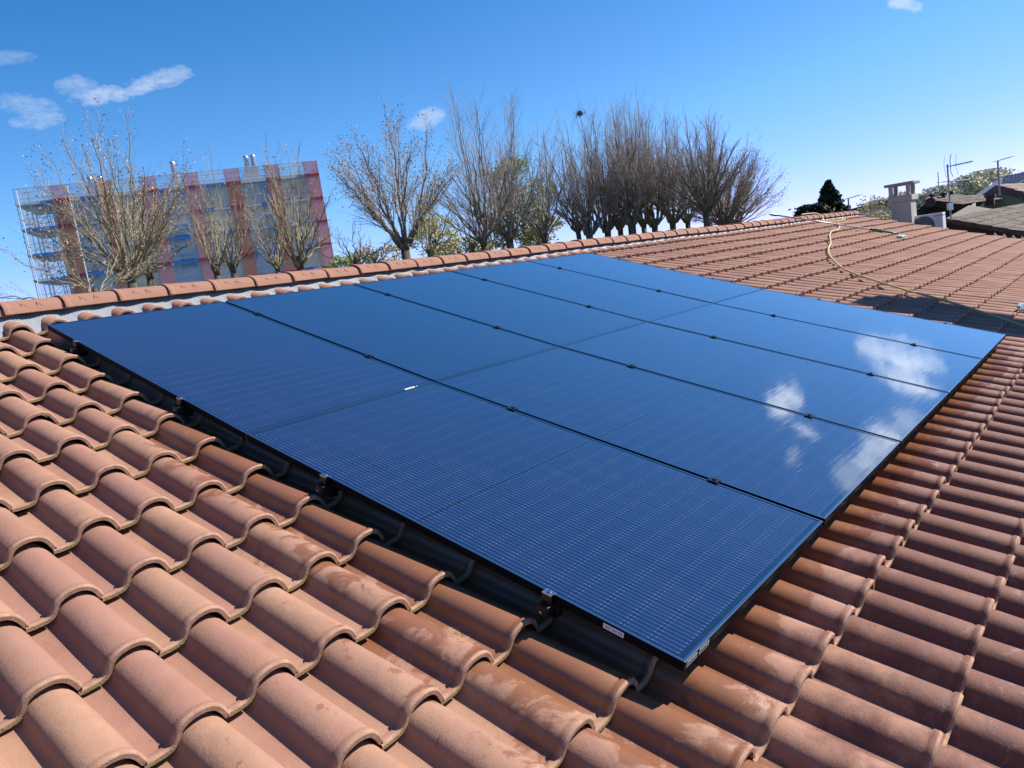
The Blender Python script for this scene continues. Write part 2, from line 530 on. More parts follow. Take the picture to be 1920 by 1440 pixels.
# boards under the tiles, back slope, verge boards, walls
XE = UC + (int(math.ceil((X0 - UC) / TP)) + ncol) * TP - .06
M_BOARD = simple('roof_boards', (.10, .07, .05), rough=.9)
b = MB()
b.box((X0, -VEND + .05, -.31), (XE, .57, -.27))
o = b.build('roof_deck', M_BOARD, house); o.rotation_euler = ROT
RY, RZ = .57 * cP + .20 * sP, .57 * sP - .20 * cP    # ridge line (deck height) in world y, z
b = MB()
n_ = 420
bx = np.linspace(X0, XE, n_)
for r_i in range(2):
    pass
prof_z = .035 * (np.cos((bx - UC) / TP * 2 * math.pi))
back = [(x, RY + d * cP, RZ - d * sP + .03 + z) for d in (0, 6.2) for x, z in zip(bx, prof_z)]
b.add(back, [(i, i + 1, n_ + i + 1, n_ + i) for i in range(n_ - 1)])
b.build('back_slope', M_RIDGE, house, smooth=True)
M_RENDER = simple('cream_render', (.62, .56, .46), (.52, .47, .39), 2, .9, bmp=.2)
M_WOOD = simple('brown_wood', (.12, .06, .035), (.08, .04, .025), 6, .8)
b = MB()
eY, eZ = -(VEND - .45) * cP, -(VEND - .45) * sP - .25
wY = RY + 5.6 * cP
b.add([(X0 + .3, eY, ZG), (X0 + .3, wY, ZG), (X0 + .3, wY, eZ), (X0 + .3, RY, RZ - .03), (X0 + .3, eY, eZ),
       (XE - .25, eY, ZG), (XE - .25, wY, ZG), (XE - .25, wY, eZ), (XE - .25, RY, RZ - .03), (XE - .25, eY, eZ)],
      [(0, 4, 3, 2, 1), (5, 6, 7, 8, 9), (0, 5, 9, 4), (1, 2, 7, 6)])
b.build('wall', M_RENDER, house)
for xa in (XE - .01, X0 - .06):
    b = MB()
    b.box((xa, -VEND + .05, -.33), (xa + .035, .57, -.185))
    o = b.build('verge_board', M_WOOD, house); o.rotation_euler = ROT
b = MB()
b.tube([(X0, -(VEND + .04) * cP - .12 * 0, -(VEND + .04) * sP - .27), (XE, -(VEND + .04) * cP, -(VEND + .04) * sP - .27)], .07, 10)
b.build('gutter', simple('zinc_gutter', (.35, .36, .38), rough=.5, metal=.6), house, smooth=True)

# pleated closure strip under the ridge tiles
def closure():
    m, t, b_ = mat('pleated_aluminium')
    b_.inputs['Metallic'].default_value = .35
    b_.inputs['Roughness'].default_value = .5
    tcn = N(t, 'ShaderNodeTexCoord')
    w = N(t, 'ShaderNodeTexWave', bands_direction='X')
    w.inputs['Scale'].default_value = 46
    w.inputs['Distortion'].default_value = .6
    w.inputs['Detail'].default_value = 1
    t.links.new(tcn.outputs['Object'], w.inputs['Vector'])
    t.links.new(mixrgb(t, noise(t, 5, 4), (.54, .57, .61), (.36, .39, .43)), b_.inputs['Base Color'])
    bump(t, b_, w.outputs['Fac'], .9, .006)
    xs_ = np.arange(X0, XE, .0125)
    ys = [.47, .445, .425, .405, .385, .378]
    prof = np.array([(-.077, .004), (-.030, .004), (-.014, .010), (-.004, .024), (.009, .044), (.032, .060), (.067, .067), (.103, .059), (.126, .038), (.1359, .010)])
    V = []
    for j, y in enumerate(ys):
        ph = ((xs_ - (UC - .067) + .077) % TP) - .077
        z = np.interp(ph, prof[:, 0], prof[:, 1])
        z = (z - .067) * (.3, .4, .6, .85, 1, 1)[j] + .067 - .10 - .0682 - .030 + .020 + (.022, .014, .006, .002, 0, 0)[j]
        z = z + wave(xs_, np.full_like(xs_, y)) + (.010 if j == 0 else 0)
        if j == 5:
            z -= .006
        hh_ = np.interp(ph, prof[:, 0], prof[:, 1]) / .067
        yy_ = y - (1 - hh_) * (0, .05, .09, .13, .16, .16)[j]
        V.append(np.stack([xs_, yy_ + .006 * np.sin(xs_ * 9.1) + .004 * np.sin(xs_ * 31), z + .0015 * np.where(np.arange(len(xs_)) % 2, 1, -1)], 1))
    n = len(xs_)
    V = np.concatenate(V)
    F = np.array([(j * n + i, (j + 1) * n + i, (j + 1) * n + i + 1, j * n + i + 1) for j in range(len(ys) - 1) for i in range(n - 1)])
    o = fast_mesh('closure_strip', V, F, np.zeros(len(F)), [m], house)
    o.rotation_euler = ROT
closure()

# ridge tiles
def norm_(v):
    return v / np.linalg.norm(v)
def ridge_tile_mesh():
    L = .405
    V, Fs, Mi = [], [], []
    k = 15
    th = np.linspace(-1.0, 1.0, k)
    def sec(x, r, drop=0.0, inset=0):
        out = []
        for t_ in th:
            a = t_ * R_(84)
            rr = r - inset
            out.append((x, rr * math.sin(a) * 1.06, rr * math.cos(a) * .60))
        out[0] = (x, out[0][1] * 1.06, out[0][2] - .022)
        out[-1] = (x, out[-1][1] * 1.06, out[-1][2] - .022)
        return out
    st = [(0, .1295), (.006, .1315), (.030, .1315), (.036, .1265), (.042, .1265), (.075, .124), (.2, .119), (.32, .115), (L, .112)]
    secs = [sec(*s_) for s_ in st]
    secs.append(sec(0, .1295))
    secs.append(sec(0, .1295, inset=.015))
    secs.append(sec(.30, .118, inset=.013))
    V = np.array(secs).reshape(-1, 3)
    F = []
    M_ = []
    def strip(a, b):
        for j in range(k - 1):
            F.append((a * k + j, a * k + j + 1, b * k + j + 1, b * k + j))
            M_.append(0)
    for i in range(len(st) - 1):
        strip(i, i + 1)
    strip(len(st) + 1, len(st))
    strip(len(st) + 2, len(st) + 1)
    b_ = MB()
    b_.add(V, F)
    # bottom side lips
    for sgn in (0, k - 1):
        lip = [s_[sgn] for s_ in secs[:len(st)]]
        low = [(p[0], p[1] * .93, p[2] - .004) for p in lip]
        n = len(lip)
        b_.add(lip + low, [(i, i + 1, n + i + 1, n + i) for i in range(n - 1)])
    # nail slots and their raised chevrons on the visible flank
    for x in (.105, .195, .345):
        a = R_(66)
        r = .1225 - (x - .1) * .03
        c = np.array([x, -r * math.sin(a) * 1.06, r * math.cos(a) * .60])
        nrm = norm_(np.array([0, -math.sin(a) * .60, math.cos(a) * 1.06]))
        dn = norm_(np.array([0, -math.cos(a) * 1.06, -math.sin(a) * .60]))
        ex = np.array([1, 0, 0])
        q = [c + nrm * .0012 + ex * sx + dn * sy for sx, sy in ((-.002, -.020), (.003, -.020), (.002, .006), (-.0015, .006))]
        b_.add(q, [(0, 1, 2, 3)], 1)
        if x < .3:
            p0, p1, p2 = c + nrm * .0 + ex * .012 - dn * .012, c + nrm * .0 + ex * .004 + dn * .012, c + ex * .030 + dn * .012
            b_.tube([p0, p2], .0009, 4, 0)
    return b_
rt = ridge_tile_mesh()
proto = rt.build('ridge_tile', [M_RIDGE, M_DARK], house, smooth=True)
RPITCH = .350
RU0 = -.090
RYC = .585 * cP - (-.055) * 0
rz_c = -.100
k = 0
i0 = int((X0 - RU0) / RPITCH)
i1 = int((XE - RU0) / RPITCH)
for i in range(i0, i1):
    o = proto if i == i0 else proto.copy()
    if i != i0:
        COL.objects.link(o)
    x = RU0 + i * RPITCH
    # local roof coords -> world of the ridge axis
    w = ROOF @ np.array([x, .520, rz_c + .055])
    o.parent = house
    o.location = (w[0], w[1], w[2] + float(wave(x, 0) - .05) * 1.2 + random.gauss(0, .0012))
    o.rotation_euler = (random.gauss(0, .012), random.gauss(0, .004), random.gauss(0, .005))
b = MB()
w = ROOF @ np.array([0, .520, rz_c - .02])
b.box((X0, w[1] - .035, w[2] - .10), (XE - .02, w[1] + .035, w[2] + .045))
b.build('ridge_batten', M_DARK, house)

# ------------------------------------------------------------------ solar panels
PW, PH, GX, PV = 1.134, 2.1035, 1.154, 2.1075
SAG = -.0188
def glass_material():
    m, t, b_ = mat('solar_cells')
    tcn = N(t, 'ShaderNodeTexCoord')
    sp = N(t, 'ShaderNodeSeparateXYZ')
    t.links.new(tcn.outputs['Object'], sp.inputs[0])
    x, y = sp.outputs[0], sp.outputs[1]
    CX, CY = .1832, .0925
    # columns
    xa = math_n(t, 'ADD', x, CX * 3)
    ya = math_n(t, 'SUBTRACT', math_n(t, 'ABSOLUTE', y), .0065)
    fx = math_n(t, 'MODULO', math_n(t, 'ADD', xa, 10 * CX), CX)
    fy = math_n(t, 'MODULO', math_n(t, 'ADD', ya, 10 * CY), CY)
    def band(v, c, w):
        return math_n(t, 'LESS_THAN', math_n(t, 'ABSOLUTE', math_n(t, 'SUBTRACT', v, c)), w)
    ex = math_n(t, 'MINIMUM', fx, math_n(t, 'SUBTRACT', CX, fx))
    ey = math_n(t, 'MINIMUM', fy, math_n(t, 'SUBTRACT', CY, fy))
    gapx = math_n(t, 'LESS_THAN', ex, .0020)
    gapy = math_n(t, 'LESS_THAN', ey, .0013)
    mid = math_n(t, 'LESS_THAN', math_n(t, 'ABSOLUTE', y), .0065)
    inx = math_n(t, 'LESS_THAN', math_n(t, 'ABSOLUTE', x), CX * 3)
    iny = math_n(t, 'LESS_THAN', math_n(t, 'ABSOLUTE', y), CY * 11 + .0065)
    inside = math_n(t, 'MULTIPLY', inx, iny)
    gap = math_n(t, 'MAXIMUM', math_n(t, 'MAXIMUM', gapx, gapy), mid)
    BB = CX / 10
    fb = math_n(t, 'MODULO', math_n(t, 'ADD', fx, BB / 2), BB)
    bus = band(math_n(t, 'SUBTRACT', fb, 0), 0, .00042)
    eb = math_n(t, 'MINIMUM', fb, math_n(t, 'SUBTRACT', BB, fb))
    bus = math_n(t, 'LESS_THAN', eb, .0007)
    dash = math_n(t, 'MULTIPLY', math_n(t, 'LESS_THAN', eb, .0009), math_n(t, 'LESS_THAN', math_n(t, 'ABSOLUTE', math_n(t, 'SUBTRACT', ey, .0070)), .0035))
    cellc = mixrgb(t, noise(t, 3, 2), (.005, .010, .040), (.007, .013, .048))
    c = mixrgb(t, gap, cellc, (.001, .002, .005))
    c = mixrgb(t, math_n(t, 'MULTIPLY', bus, math_n(t, 'SUBTRACT', 1.0, mid)), c, (.085, .115, .19))
    c = mixrgb(t, dash, c, (.17, .20, .28))
    c = mixrgb(t, inside, (.004, .008, .02), c)
    film = math_n(t, 'MULTIPLY', ramp(t, noise(t, 4, 7, .7, stretch=(2.5, .7, 1)), .45, .75), .012)
    c = mixrgb(t, film, c, (.55, .55, .55))
    t.links.new(c, b_.inputs['Base Color'])
    b_.inputs['Roughness'].default_value = .045
    b_.inputs['IOR'].default_value = 1.95
    b_.inputs['Coat Weight'].default_value = 1.0
    b_.inputs['Coat Roughness'].default_value = .04
    b_.inputs['Coat IOR'].default_value = 1.5
    b_.inputs['Specular Tint'].default_value = (.72, .86, 1, 1)
    h = math_n(t, 'ADD', noise(t, 2.2, 3, .5, stretch=(1, 4.5, 1)), math_n(t, 'MULTIPLY', noise(t, 3, 2, .5, stretch=(.6, 16, 1)), .22))
    bump(t, b_, h, .06, .02)
    return m
M_GLASS = glass_material()
M_FRAME = simple('black_anodised', (.005, .006, .008), (.004, .005, .007), 10, .5, spec=.03)
M_STEEL = simple('clamp_steel', (.55, .58, .62), rough=.25, metal=1)
M_BLK = simple('black_steel', (.012, .012, .014), rough=.4, metal=.4)
M_RAIL = simple('rail_black', (.02, .02, .022), rough=.5, metal=.5)
M_STK = simple('sticker_white', (.72, .72, .76), rough=.6)
M_INK = simple('sticker_ink', (.05, .05, .06), rough=.6)
M_STKG = simple('sticker_grey', (.30, .31, .33), rough=.5)

fr = MB()
hx, hy, T = PW / 2, PH / 2, .030
lip = .0105
def ring(b_, ox, oy, ix, iy, z0, z1):
    v = [(-ox, -oy, z1), (ox, -oy, z1), (ox, oy, z1), (-ox, oy, z1), (-ix, -iy, z1), (ix, -iy, z1), (ix, iy, z1), (-ix, iy, z1),
         (-ox, -oy, z0), (ox, -oy, z0), (ox, oy, z0), (-ox, oy, z0), (-ix, -iy, z0), (ix, -iy, z0), (ix, iy, z0), (-ix, iy, z0)]
    f = []
    for i in range(4):
        j = (i + 1) % 4
        f += [(8 + j, 8 + i, 12 + i, 12 + j), (i, 8 + i, 8 + j, j), (4 + i, 4 + j, 12 + j, 12 + i)]
    b_.add(v, f)
    b_.f += [tuple(q_ + b_.n - 16 for q_ in (i, (i + 1) % 4, 4 + (i + 1) % 4, 4 + i)) for i in range(4)]
    b_.m += [1] * 4
ring(fr, hx, hy, hx - lip, hy - lip, -T, 0)
M_LIP = simple('frame_lip_sky_tint', (.012, .024, .06), (.010, .020, .05), 10, .16, metal=0, spec=1.0)  # same black frame; sky reflection put into the blue base colour
M_LIP.node_tree.nodes['Principled BSDF'].inputs['IOR'].default_value = 2.2
M_LIP.node_tree.nodes['Principled BSDF'].inputs['Coat Weight'].default_value = 1.0
M_LIP.node_tree.nodes['Principled BSDF'].inputs['Coat Roughness'].default_value = .1
frame_p = fr.build('frame', [M_FRAME, M_LIP], bevel=.0012)
gl = MB()
gl.box((-hx + lip + .0002, -hy + lip + .0002, -.008), (hx - lip - .0002, hy - lip - .0002, -.0016))
glass_p = gl.build('glass', M_GLASS)
for o in (frame_p, glass_p):
    COL.objects.unlink(o)
CL_V = (.42, 1.562, 2.66, 3.755)
def clamp_mesh(end):
    m_ = MB()
    if end:
        m_.box((-.018, -.018, 0), (.008, .018, .004))
        m_.box((-.018, -.018, -.034), (-.014, .018, -.0002), 1)
        m_.cyl((-.005, 0, .004), (-.005, 0, .008), .0075, 12)
        m_.cyl((-.005, 0, .0081), (-.005, 0, .0085), .0035, 8, 1)
    else:
        m_.box((-.020, -.022, .0008), (.020, .022, .0045))
        m_.box((-.009, -.0215, -.028), (.009, .0215, .0006), 1)
        m_.cyl((0, 0, .0045), (0, 0, .0100), .0085, 12, 0)
        m_.cyl((0, 0, .0101), (0, 0, .0105), .004, 8, 1)
    return m_
end_p = clamp_mesh(True).build('clamp', [M_STEEL, M_BLK])
mid_p = clamp_mesh(False).build('clamp', [M_BLK, M_BLK])
M_CLD = simple('clamp_dark', (.06, .062, .07), rough=.3, metal=.9)
mid_p.data.materials[0] = M_CLD
for o in (end_p, mid_p):
    COL.objects.unlink(o)
names = ['leftmost', 'second from the left', 'third from the left', 'fourth from the left', 'rightmost']
def part_copy(src, parent, loc=(0, 0, 0), rot=(0, 0, 0)):
    o = src.copy()
    COL.objects.link(o)
    o.parent = parent
    o.location = loc
    o.rotation_euler = rot
    return o
tilt = math.atan2(-SAG, PV)
for j in range(2):
    for i in range(5):
        vc = j * PV + PH / 2 + (.0 if j == 0 else .0)
        zc = SAG / 2
        loc = ROOF @ np.array([.003 + i * GX + PW / 2, -vc, zc])
        t_ = tilt if j == 0 else -tilt
        p = empty('solar_panel', loc, (PITCH + t_ + random.gauss(0, .0006), random.gauss(0, .0006), 0))
        tag(p, 'black solar panel, %s of the five in the %s row' % (names[i], 'upper' if j == 0 else 'lower'), 'solar panel', 'solar panels on the tiled roof')
        part_copy(frame_p, p)
        part_copy(glass_p, p)
        for cv in CL_V[j * 2:j * 2 + 2]:
            y = vc - cv
            if i == 0:
                part_copy(end_p, p, (-PW / 2 - .001, y, .0006))
            part_copy(mid_p if i < 4 else end_p, p, (PW / 2 + .010 if i < 4 else PW / 2 + .001, y, .0006), (0, 0, 0 if i < 4 else math.pi))
        if i == 0 and j == 1:
            s_ = MB()
            y0 = vc - 3.985
            s_.box((-hx - .0012, y0 - .035, -.024), (-hx - .0004, y0 + .035, -.007))
            for q in range(14):
                yy = y0 - .028 + q * .0042
                if q % 5 != 3:
                    s_.box((-hx - .0016, yy, -.019), (-hx - .0011, yy + random.choice((.0012, .002, .0028)), -.012), 1)
            s_.build('sticker', [M_STK, M_INK], p)
            s_ = MB()
            for (xa, xb, mi) in ((-hx + .015, -hx + .075, 0), (-hx + .088, -hx + .150, 0)):
                s_.box((xa, -hy - .0012, -.025), (xb, -hy - .0004, -.006), mi)
                for q in range(7):
                    s_.box((xa + .005 + q * .0075, -hy - .0016, -.021), (xa + .0085 + q * .0075, -hy - .0011, -.010 - (q % 3) * .002), 1)
            s_.build('rating_label', [M_STKG, M_INK], p)
            # silver connector plate hanging at the joint
            s_ = MB()
            s_.box((-hx - .0012, hy + .0015, -.034), (-hx + .004, hy + .0030, -.001))
            s_.build('joint_clip', M_STEEL, p)
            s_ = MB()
            s_.box((.355, hy - .006, .0008), (.425, hy + .002, .0030))  # white strips that paint the sun glint on the panel joint
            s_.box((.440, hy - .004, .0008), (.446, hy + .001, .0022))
            s_.build('glint_strip', simple('glint_white', (.9, .9, .88), rough=.35), p)
for k, cv in enumerate(CL_V):
    r_ = MB()
    zz = SAG * (1 - abs(cv - PV) / PV)
    r_.box((-.032, -cv - .020, zz - .074), (5.80, -cv + .020, zz - .0315))
    o = r_.build('mounting_rail', M_RAIL, None, bevel=.002)
    o.rotation_euler = ROT
    tag(o, 'black mounting rail under the panels, %s' % ('topmost, nearest the ridge', 'second down from the ridge', 'third down from the ridge', 'lowest, nearest the lower panel edge')[k], 'rail', 'mounting rails under the panels')
    for hxp in np.arange(.02, 5.8, .852):
        hb = MB()
        hb.box((hxp - .018, -cv - .03, zz - .085), (hxp + .018, -cv + .03, zz - .0745))
        hb.box((hxp - .010, -cv - .034, zz - .0745), (hxp + .010, -cv - .0205, zz - .035))
        hb.build('roof_hook', [M_BLK, M_STEEL], o)
    eb = MB()
    eb.box((-.035, -cv - .017, zz - .071), (-.0325, -cv + .017, zz - .035), 0)
    eb.cyl((-.035, -cv, zz - .052), (-.040, -cv, zz - .052), .005, 8, 1)
    eb.build('end_bolt', [M_BLK, M_STEEL], o)

# ------------------------------------------------------------------ things lying on the roof
def crest_z(x, y):
    ph = ((x - (UC - .070) + .078) % TP) - .078
    return -.10 - (0 if .01 < ph < .13 else .03)
hp = [(1572, 418), (1574, 425), (1570, 431), (1560, 434), (1555.5, 441), (1556.5, 449), (1557.5, 456), (1553.5, 465), (1554, 474), (1559, 484), (1569, 494), (1583, 504),
      (1611, 517), (1634, 525), (1657, 532), (1700, 545), (1758, 560), (1817, 577), (1883, 599), (1920, 613), (1990, 640)]
pts = []
for px, py in hp:
    q = on_roof(px, py, -.088)
    pts.append((q[0], q[1], q[2] + .002 + .004 * math.sin(q[0] * 5)))
def spline(P, n=8):
    P = np.asarray(P, float)
    Q = np.concatenate([[2 * P[0] - P[1]], P, [2 * P[-1] - P[-2]]])
    out = []
    for i in range(1, len(Q) - 2):
        for k_ in range(n):
            u_ = k_ / n
            out.append(.5 * ((2 * Q[i]) + (-Q[i - 1] + Q[i + 1]) * u_ + (2 * Q[i - 1] - 5 * Q[i] + 4 * Q[i + 1] - Q[i + 2]) * u_ ** 2
                             + (-Q[i - 1] + 3 * Q[i] - 3 * Q[i + 1] + Q[i + 2]) * u_ ** 3))
    out.append(P[-1])
    return np.array(out)
M_HOSE = simple('hose_yellow', (.52, .43, .17), (.44, .39, .15), 3, .45)
hb_ = MB()
hb_.tube(spline(pts), .0125, 8)
ho = hb_.build('garden_hose', M_HOSE, smooth=True)
ho.rotation_euler = ROT
tag(ho, 'long yellow garden hose snaking over the tiles to the right of the panels', 'hose')
q0 = [(14.6, .66, .03), (14.8, .60, .05), (15.1, .52, .055), (15.1, .40, .01), (14.9, .30, -.03), (14.6, .20, -.035), (14.7, .08, -.038), (15.2, .06, -.038), (15.8, .12, -.036)]
hb_ = MB()
hb_.tube(spline(q0), .012, 8)
ho2 = hb_.build('garden_hose', M_HOSE, smooth=True)
ho2.rotation_euler = ROT
tag(ho2, 'short loop of yellow hose thrown over the far ridge tiles', 'hose')

# telescopic brush pole
pole = empty('washing_brush', (0, 0, 0), ROT)
tag(pole, 'telescopic washing pole with green handle and brush head lying across tiles', 'brush')
A_ = on_roof(1445, 402, .06); B_ = on_roof(1632, 430, -.078); C_ = on_roof(1638, 431, -.075); D_ = on_roof(1656, 434, -.072); E_ = on_roof(1686, 438, -.07)
def lerp(a, b_, t_):
    return a + (b_ - a) * t_
m_ = MB(); m_.cyl(lerp(A_, B_, .055), B_, .014, 10); m_.build('pole', simple('pole_grey', (.36, .31, .36), rough=.35, metal=.4), pole, smooth=True)
m_ = MB(); m_.cyl(A_, lerp(A_, B_, .055), .022, 10); m_.build('grip', M_BLK, pole)
m_ = MB(); m_.cyl(B_, C_, .019, 10); m_.build('locking_collar', M_BLK, pole)
M_GRN = simple('green_plastic', (.01, .12, .06), (.015, .16, .08), 6, .35)
m_ = MB(); m_.tube([C_, lerp(C_, D_, .1), lerp(C_, D_, .9), D_], [.02, .03, .03, .02], 12); m_.tube([D_, E_], [.018, .014], 10); m_.build('handle', M_GRN, pole, smooth=True)
H_ = on_roof(1690, 442, -.07)
dirp = (E_ - D_) / np.linalg.norm(E_ - D_)
m_ = MB()
for q in range(8):
    t0 = q / 7
m_.box((H_[0] - .16, H_[1] - .06, H_[2] - .022), (H_[0] + .16, H_[1] + .05, H_[2] + .008))
m_.cyl((E_[0], E_[1], E_[2]), (H_[0], H_[1], H_[2] + .008), .013, 8)
m_.build('brush_block', simple('pale_green_plastic', (.22, .42, .30), (.45, .55, .48), 12, .4), pole, bevel=.008)
m_ = MB()
rb = random.Random(3)
for q in range(160):
    x_, y_ = rb.uniform(-.15, .15), rb.uniform(-.055, .045)
    m_.tube([(H_[0] + x_, H_[1] + y_, H_[2] - .018), (H_[0] + x_ * 1.08, H_[1] + y_ * 1.2 - .01, H_[2] - .038)], .0025, 3)
m_.build('bristles', simple('bristle_white', (.7, .72, .7)), pole)

# crumpled clear plastic bottle at the right edge
bo = on_roof(1916, 574, -.065)
bt = empty('plastic_bottle', ROOF @ bo, (PITCH, 0, 0))
tag(bt, 'clear crumpled plastic bottle lying on the tiles at the right edge', 'bottle')
m, t, b_ = mat('clear_plastic')
b_.inputs['Transmission Weight'].default_value = .85
b_.inputs['Base Color'].default_value = (.88, .93, .92, 1)
b_.inputs['Roughness'].default_value = .12
b_.inputs['IOR'].default_value = 1.4
m_ = MB()
pr = [(-.17, .0), (-.17, .028), (-.155, .036), (-.10, .037), (-.09, .032), (-.05, .035), (-.04, .030), (0, .037), (.05, .036), (.085, .022), (.10, .012), (.115, .012)]
pts = [(0.03 * math.sin(a * 9) * .15, -a, .006 * math.sin(a * 40)) for a, r in pr]
m_.tube([( -a * .85, .12 * a, .004 * math.sin(a * 60)) for a, r in pr], [max(r, .001) for a, r in pr], 10)
m_.build('body', m, bt)
m_ = MB(); m_.cyl((-.098, .0138, .0), (-.118, .0165, .0), .016, 10); m_.build('cap', simple('cap_green', (.05, .35, .3), rough=.4), bt)

# made-up lift basket, unseen right of the frame, added to shade the tiles
bk = empty('added_shade_basket', ROOF @ np.array([8.72, -4.32, 2.45]))
tag(bk, 'unseen lift basket with closed grey sides, added to shade the tiles', 'shadow caster')
bw = MB()
for (lo, hi) in (((-.12, -.75, -.35), (.42, .75, -.3)), ((-.12, -.75, -.3), (-.10, .75, .5)), ((.40, -.75, -.3), (.42, .75, .5)), ((-.10, -.75, -.3), (.40, -.73, .5)), ((-.10, .73, -.3), (.40, .75, .5))):
    bw.box(lo, hi)
bw.build('basket', simple('basket_grey', (.45, .46, .47), rough=.5), bk)
bw = MB()
wl = np.array(bk.location)
gp = np.array([13.5, -12.5, ZG]) - wl
bw.tube([(0.2, -.76, -.4), (1.8, -3.0, -3.2), gp + np.array([0, 0, 1.2])], [.09, .12, .16], 8)
bw.build('boom', simple('boom_orange', (.7, .25, .05), rough=.4), bk)
bw = MB()
bw.box(gp + np.array([-1.0, -1.6, .35]), gp + np.array([1.0, 1.6, 1.2]))
for sx in (-1, 1):
    for sy in (-1, 1):
        bw.cyl(gp + np.array([sx * .95, sy * 1.1, .42]), gp + np.array([sx * 1.25, sy * 1.1, .42]), .42, 16, 1)
bw.build('chassis', [simple('chassis_orange', (.7, .25, .05), rough=.5), M_BLK], bk)
#OBJECTS_BELOW

# ------------------------------------------------------------------ trees
rt_ = np.random.default_rng(11)
def norm(v):
    return v / (np.linalg.norm(v) + 1e-9)
def grow(mb, p, d, L, r0, depth, maxd, nchild, spread, up, wob, tips, sides=3, seg=5, r1=None, rg=None):
    rg = rg or rt_
    pts = [p]
    d = norm(d)
    for i in range(seg):
        d = norm(d + rg.normal(0, wob, 3) + np.array([0, 0, up]))
        pts.append(pts[-1] + d * (L / seg))
    pts = np.array(pts)
    r1 = r0 * .38 if r1 is None else r1
    mb.tube(pts, np.linspace(r0, r1, seg + 1), sides, cap=False)
    if depth >= maxd:
        tips.append((pts[-1], d))
        tips.append((pts[-2], d))
        return
    for i in range(nchild[depth]):
        t_ = .22 + .76 * (i + rg.random()) / nchild[depth]
        k_ = min(seg - 1, int(t_ * seg))
        q = pts[k_] + (pts[k_ + 1] - pts[k_]) * (t_ * seg - k_)
        dd = norm(pts[k_ + 1] - pts[k_])
        side = norm(np.cross(dd, rg.normal(0, 1, 3)))
        nd = norm(dd * math.cos(spread) + side * math.sin(spread))
        rr = (r0 + (r1 - r0) * t_) * .62
        grow(mb, q, nd, L * (.52 - .26 * t_) * rg.uniform(.8, 1.25), max(rr, .0038), depth + 1, maxd, nchild, spread * .95, up * .9, wob, tips, 3, max(2, seg - 2), None, rg)

def bark(name, c1, c2):
    return simple(name, c1, c2, 6, .9, bmp=.5, bdist=.02, stretch=(1, 1, .3))
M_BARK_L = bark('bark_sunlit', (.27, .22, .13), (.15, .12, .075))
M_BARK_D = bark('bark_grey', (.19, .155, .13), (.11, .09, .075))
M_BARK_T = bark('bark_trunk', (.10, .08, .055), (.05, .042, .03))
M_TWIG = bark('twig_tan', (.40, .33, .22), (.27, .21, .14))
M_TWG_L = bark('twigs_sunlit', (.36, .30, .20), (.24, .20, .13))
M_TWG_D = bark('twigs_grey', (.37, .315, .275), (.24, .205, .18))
def leafmat(name, c1, c2, c3=None, trans=.25):
    m, t, b_ = mat(name)
    g_ = N(t, 'ShaderNodeNewGeometry')
    c = mixrgb(t, g_.outputs['Random Per Island'], c1, c2)
    if c3:
        c = mixrgb(t, ramp(t, noise(t, .6, 3), .45, .6), c, c3)
    t.links.new(c, b_.inputs['Base Color'])
    b_.inputs['Roughness'].default_value = .75
    b_.inputs['Specular IOR Level'].default_value = .2
    return m
M_BUD = leafmat('tan_catkins', (.46, .33, .20), (.32, .22, .15))
M_BUDR = leafmat('brown_buds', (.36, .25, .19), (.26, .18, .15))
def leaves(mb, P, size, rg, elong=1.6):
    P = np.asarray(P)
    n = len(P)
    a = rg.normal(0, 1, (n, 3)); a /= np.linalg.norm(a, axis=1)[:, None]
    b_ = np.cross(a, rg.normal(0, 1, (n, 3))); b_ /= np.linalg.norm(b_, axis=1)[:, None]
    s_ = size * rg.uniform(.6, 1.35, n)[:, None]
    V = np.stack([P - a * s_ * elong * .5, P + b_ * s_ * .5, P + a * s_ * elong * .5, P - b_ * s_ * .5], 1).reshape(-1, 3)
    base = mb.n
    mb.v.append(V)
    for i in range(n):
        mb.f.append((base + 4 * i, base + 4 * i + 1, base + 4 * i + 2, base + 4 * i + 3))
        mb.m.append(0)
    mb.n += 4 * n

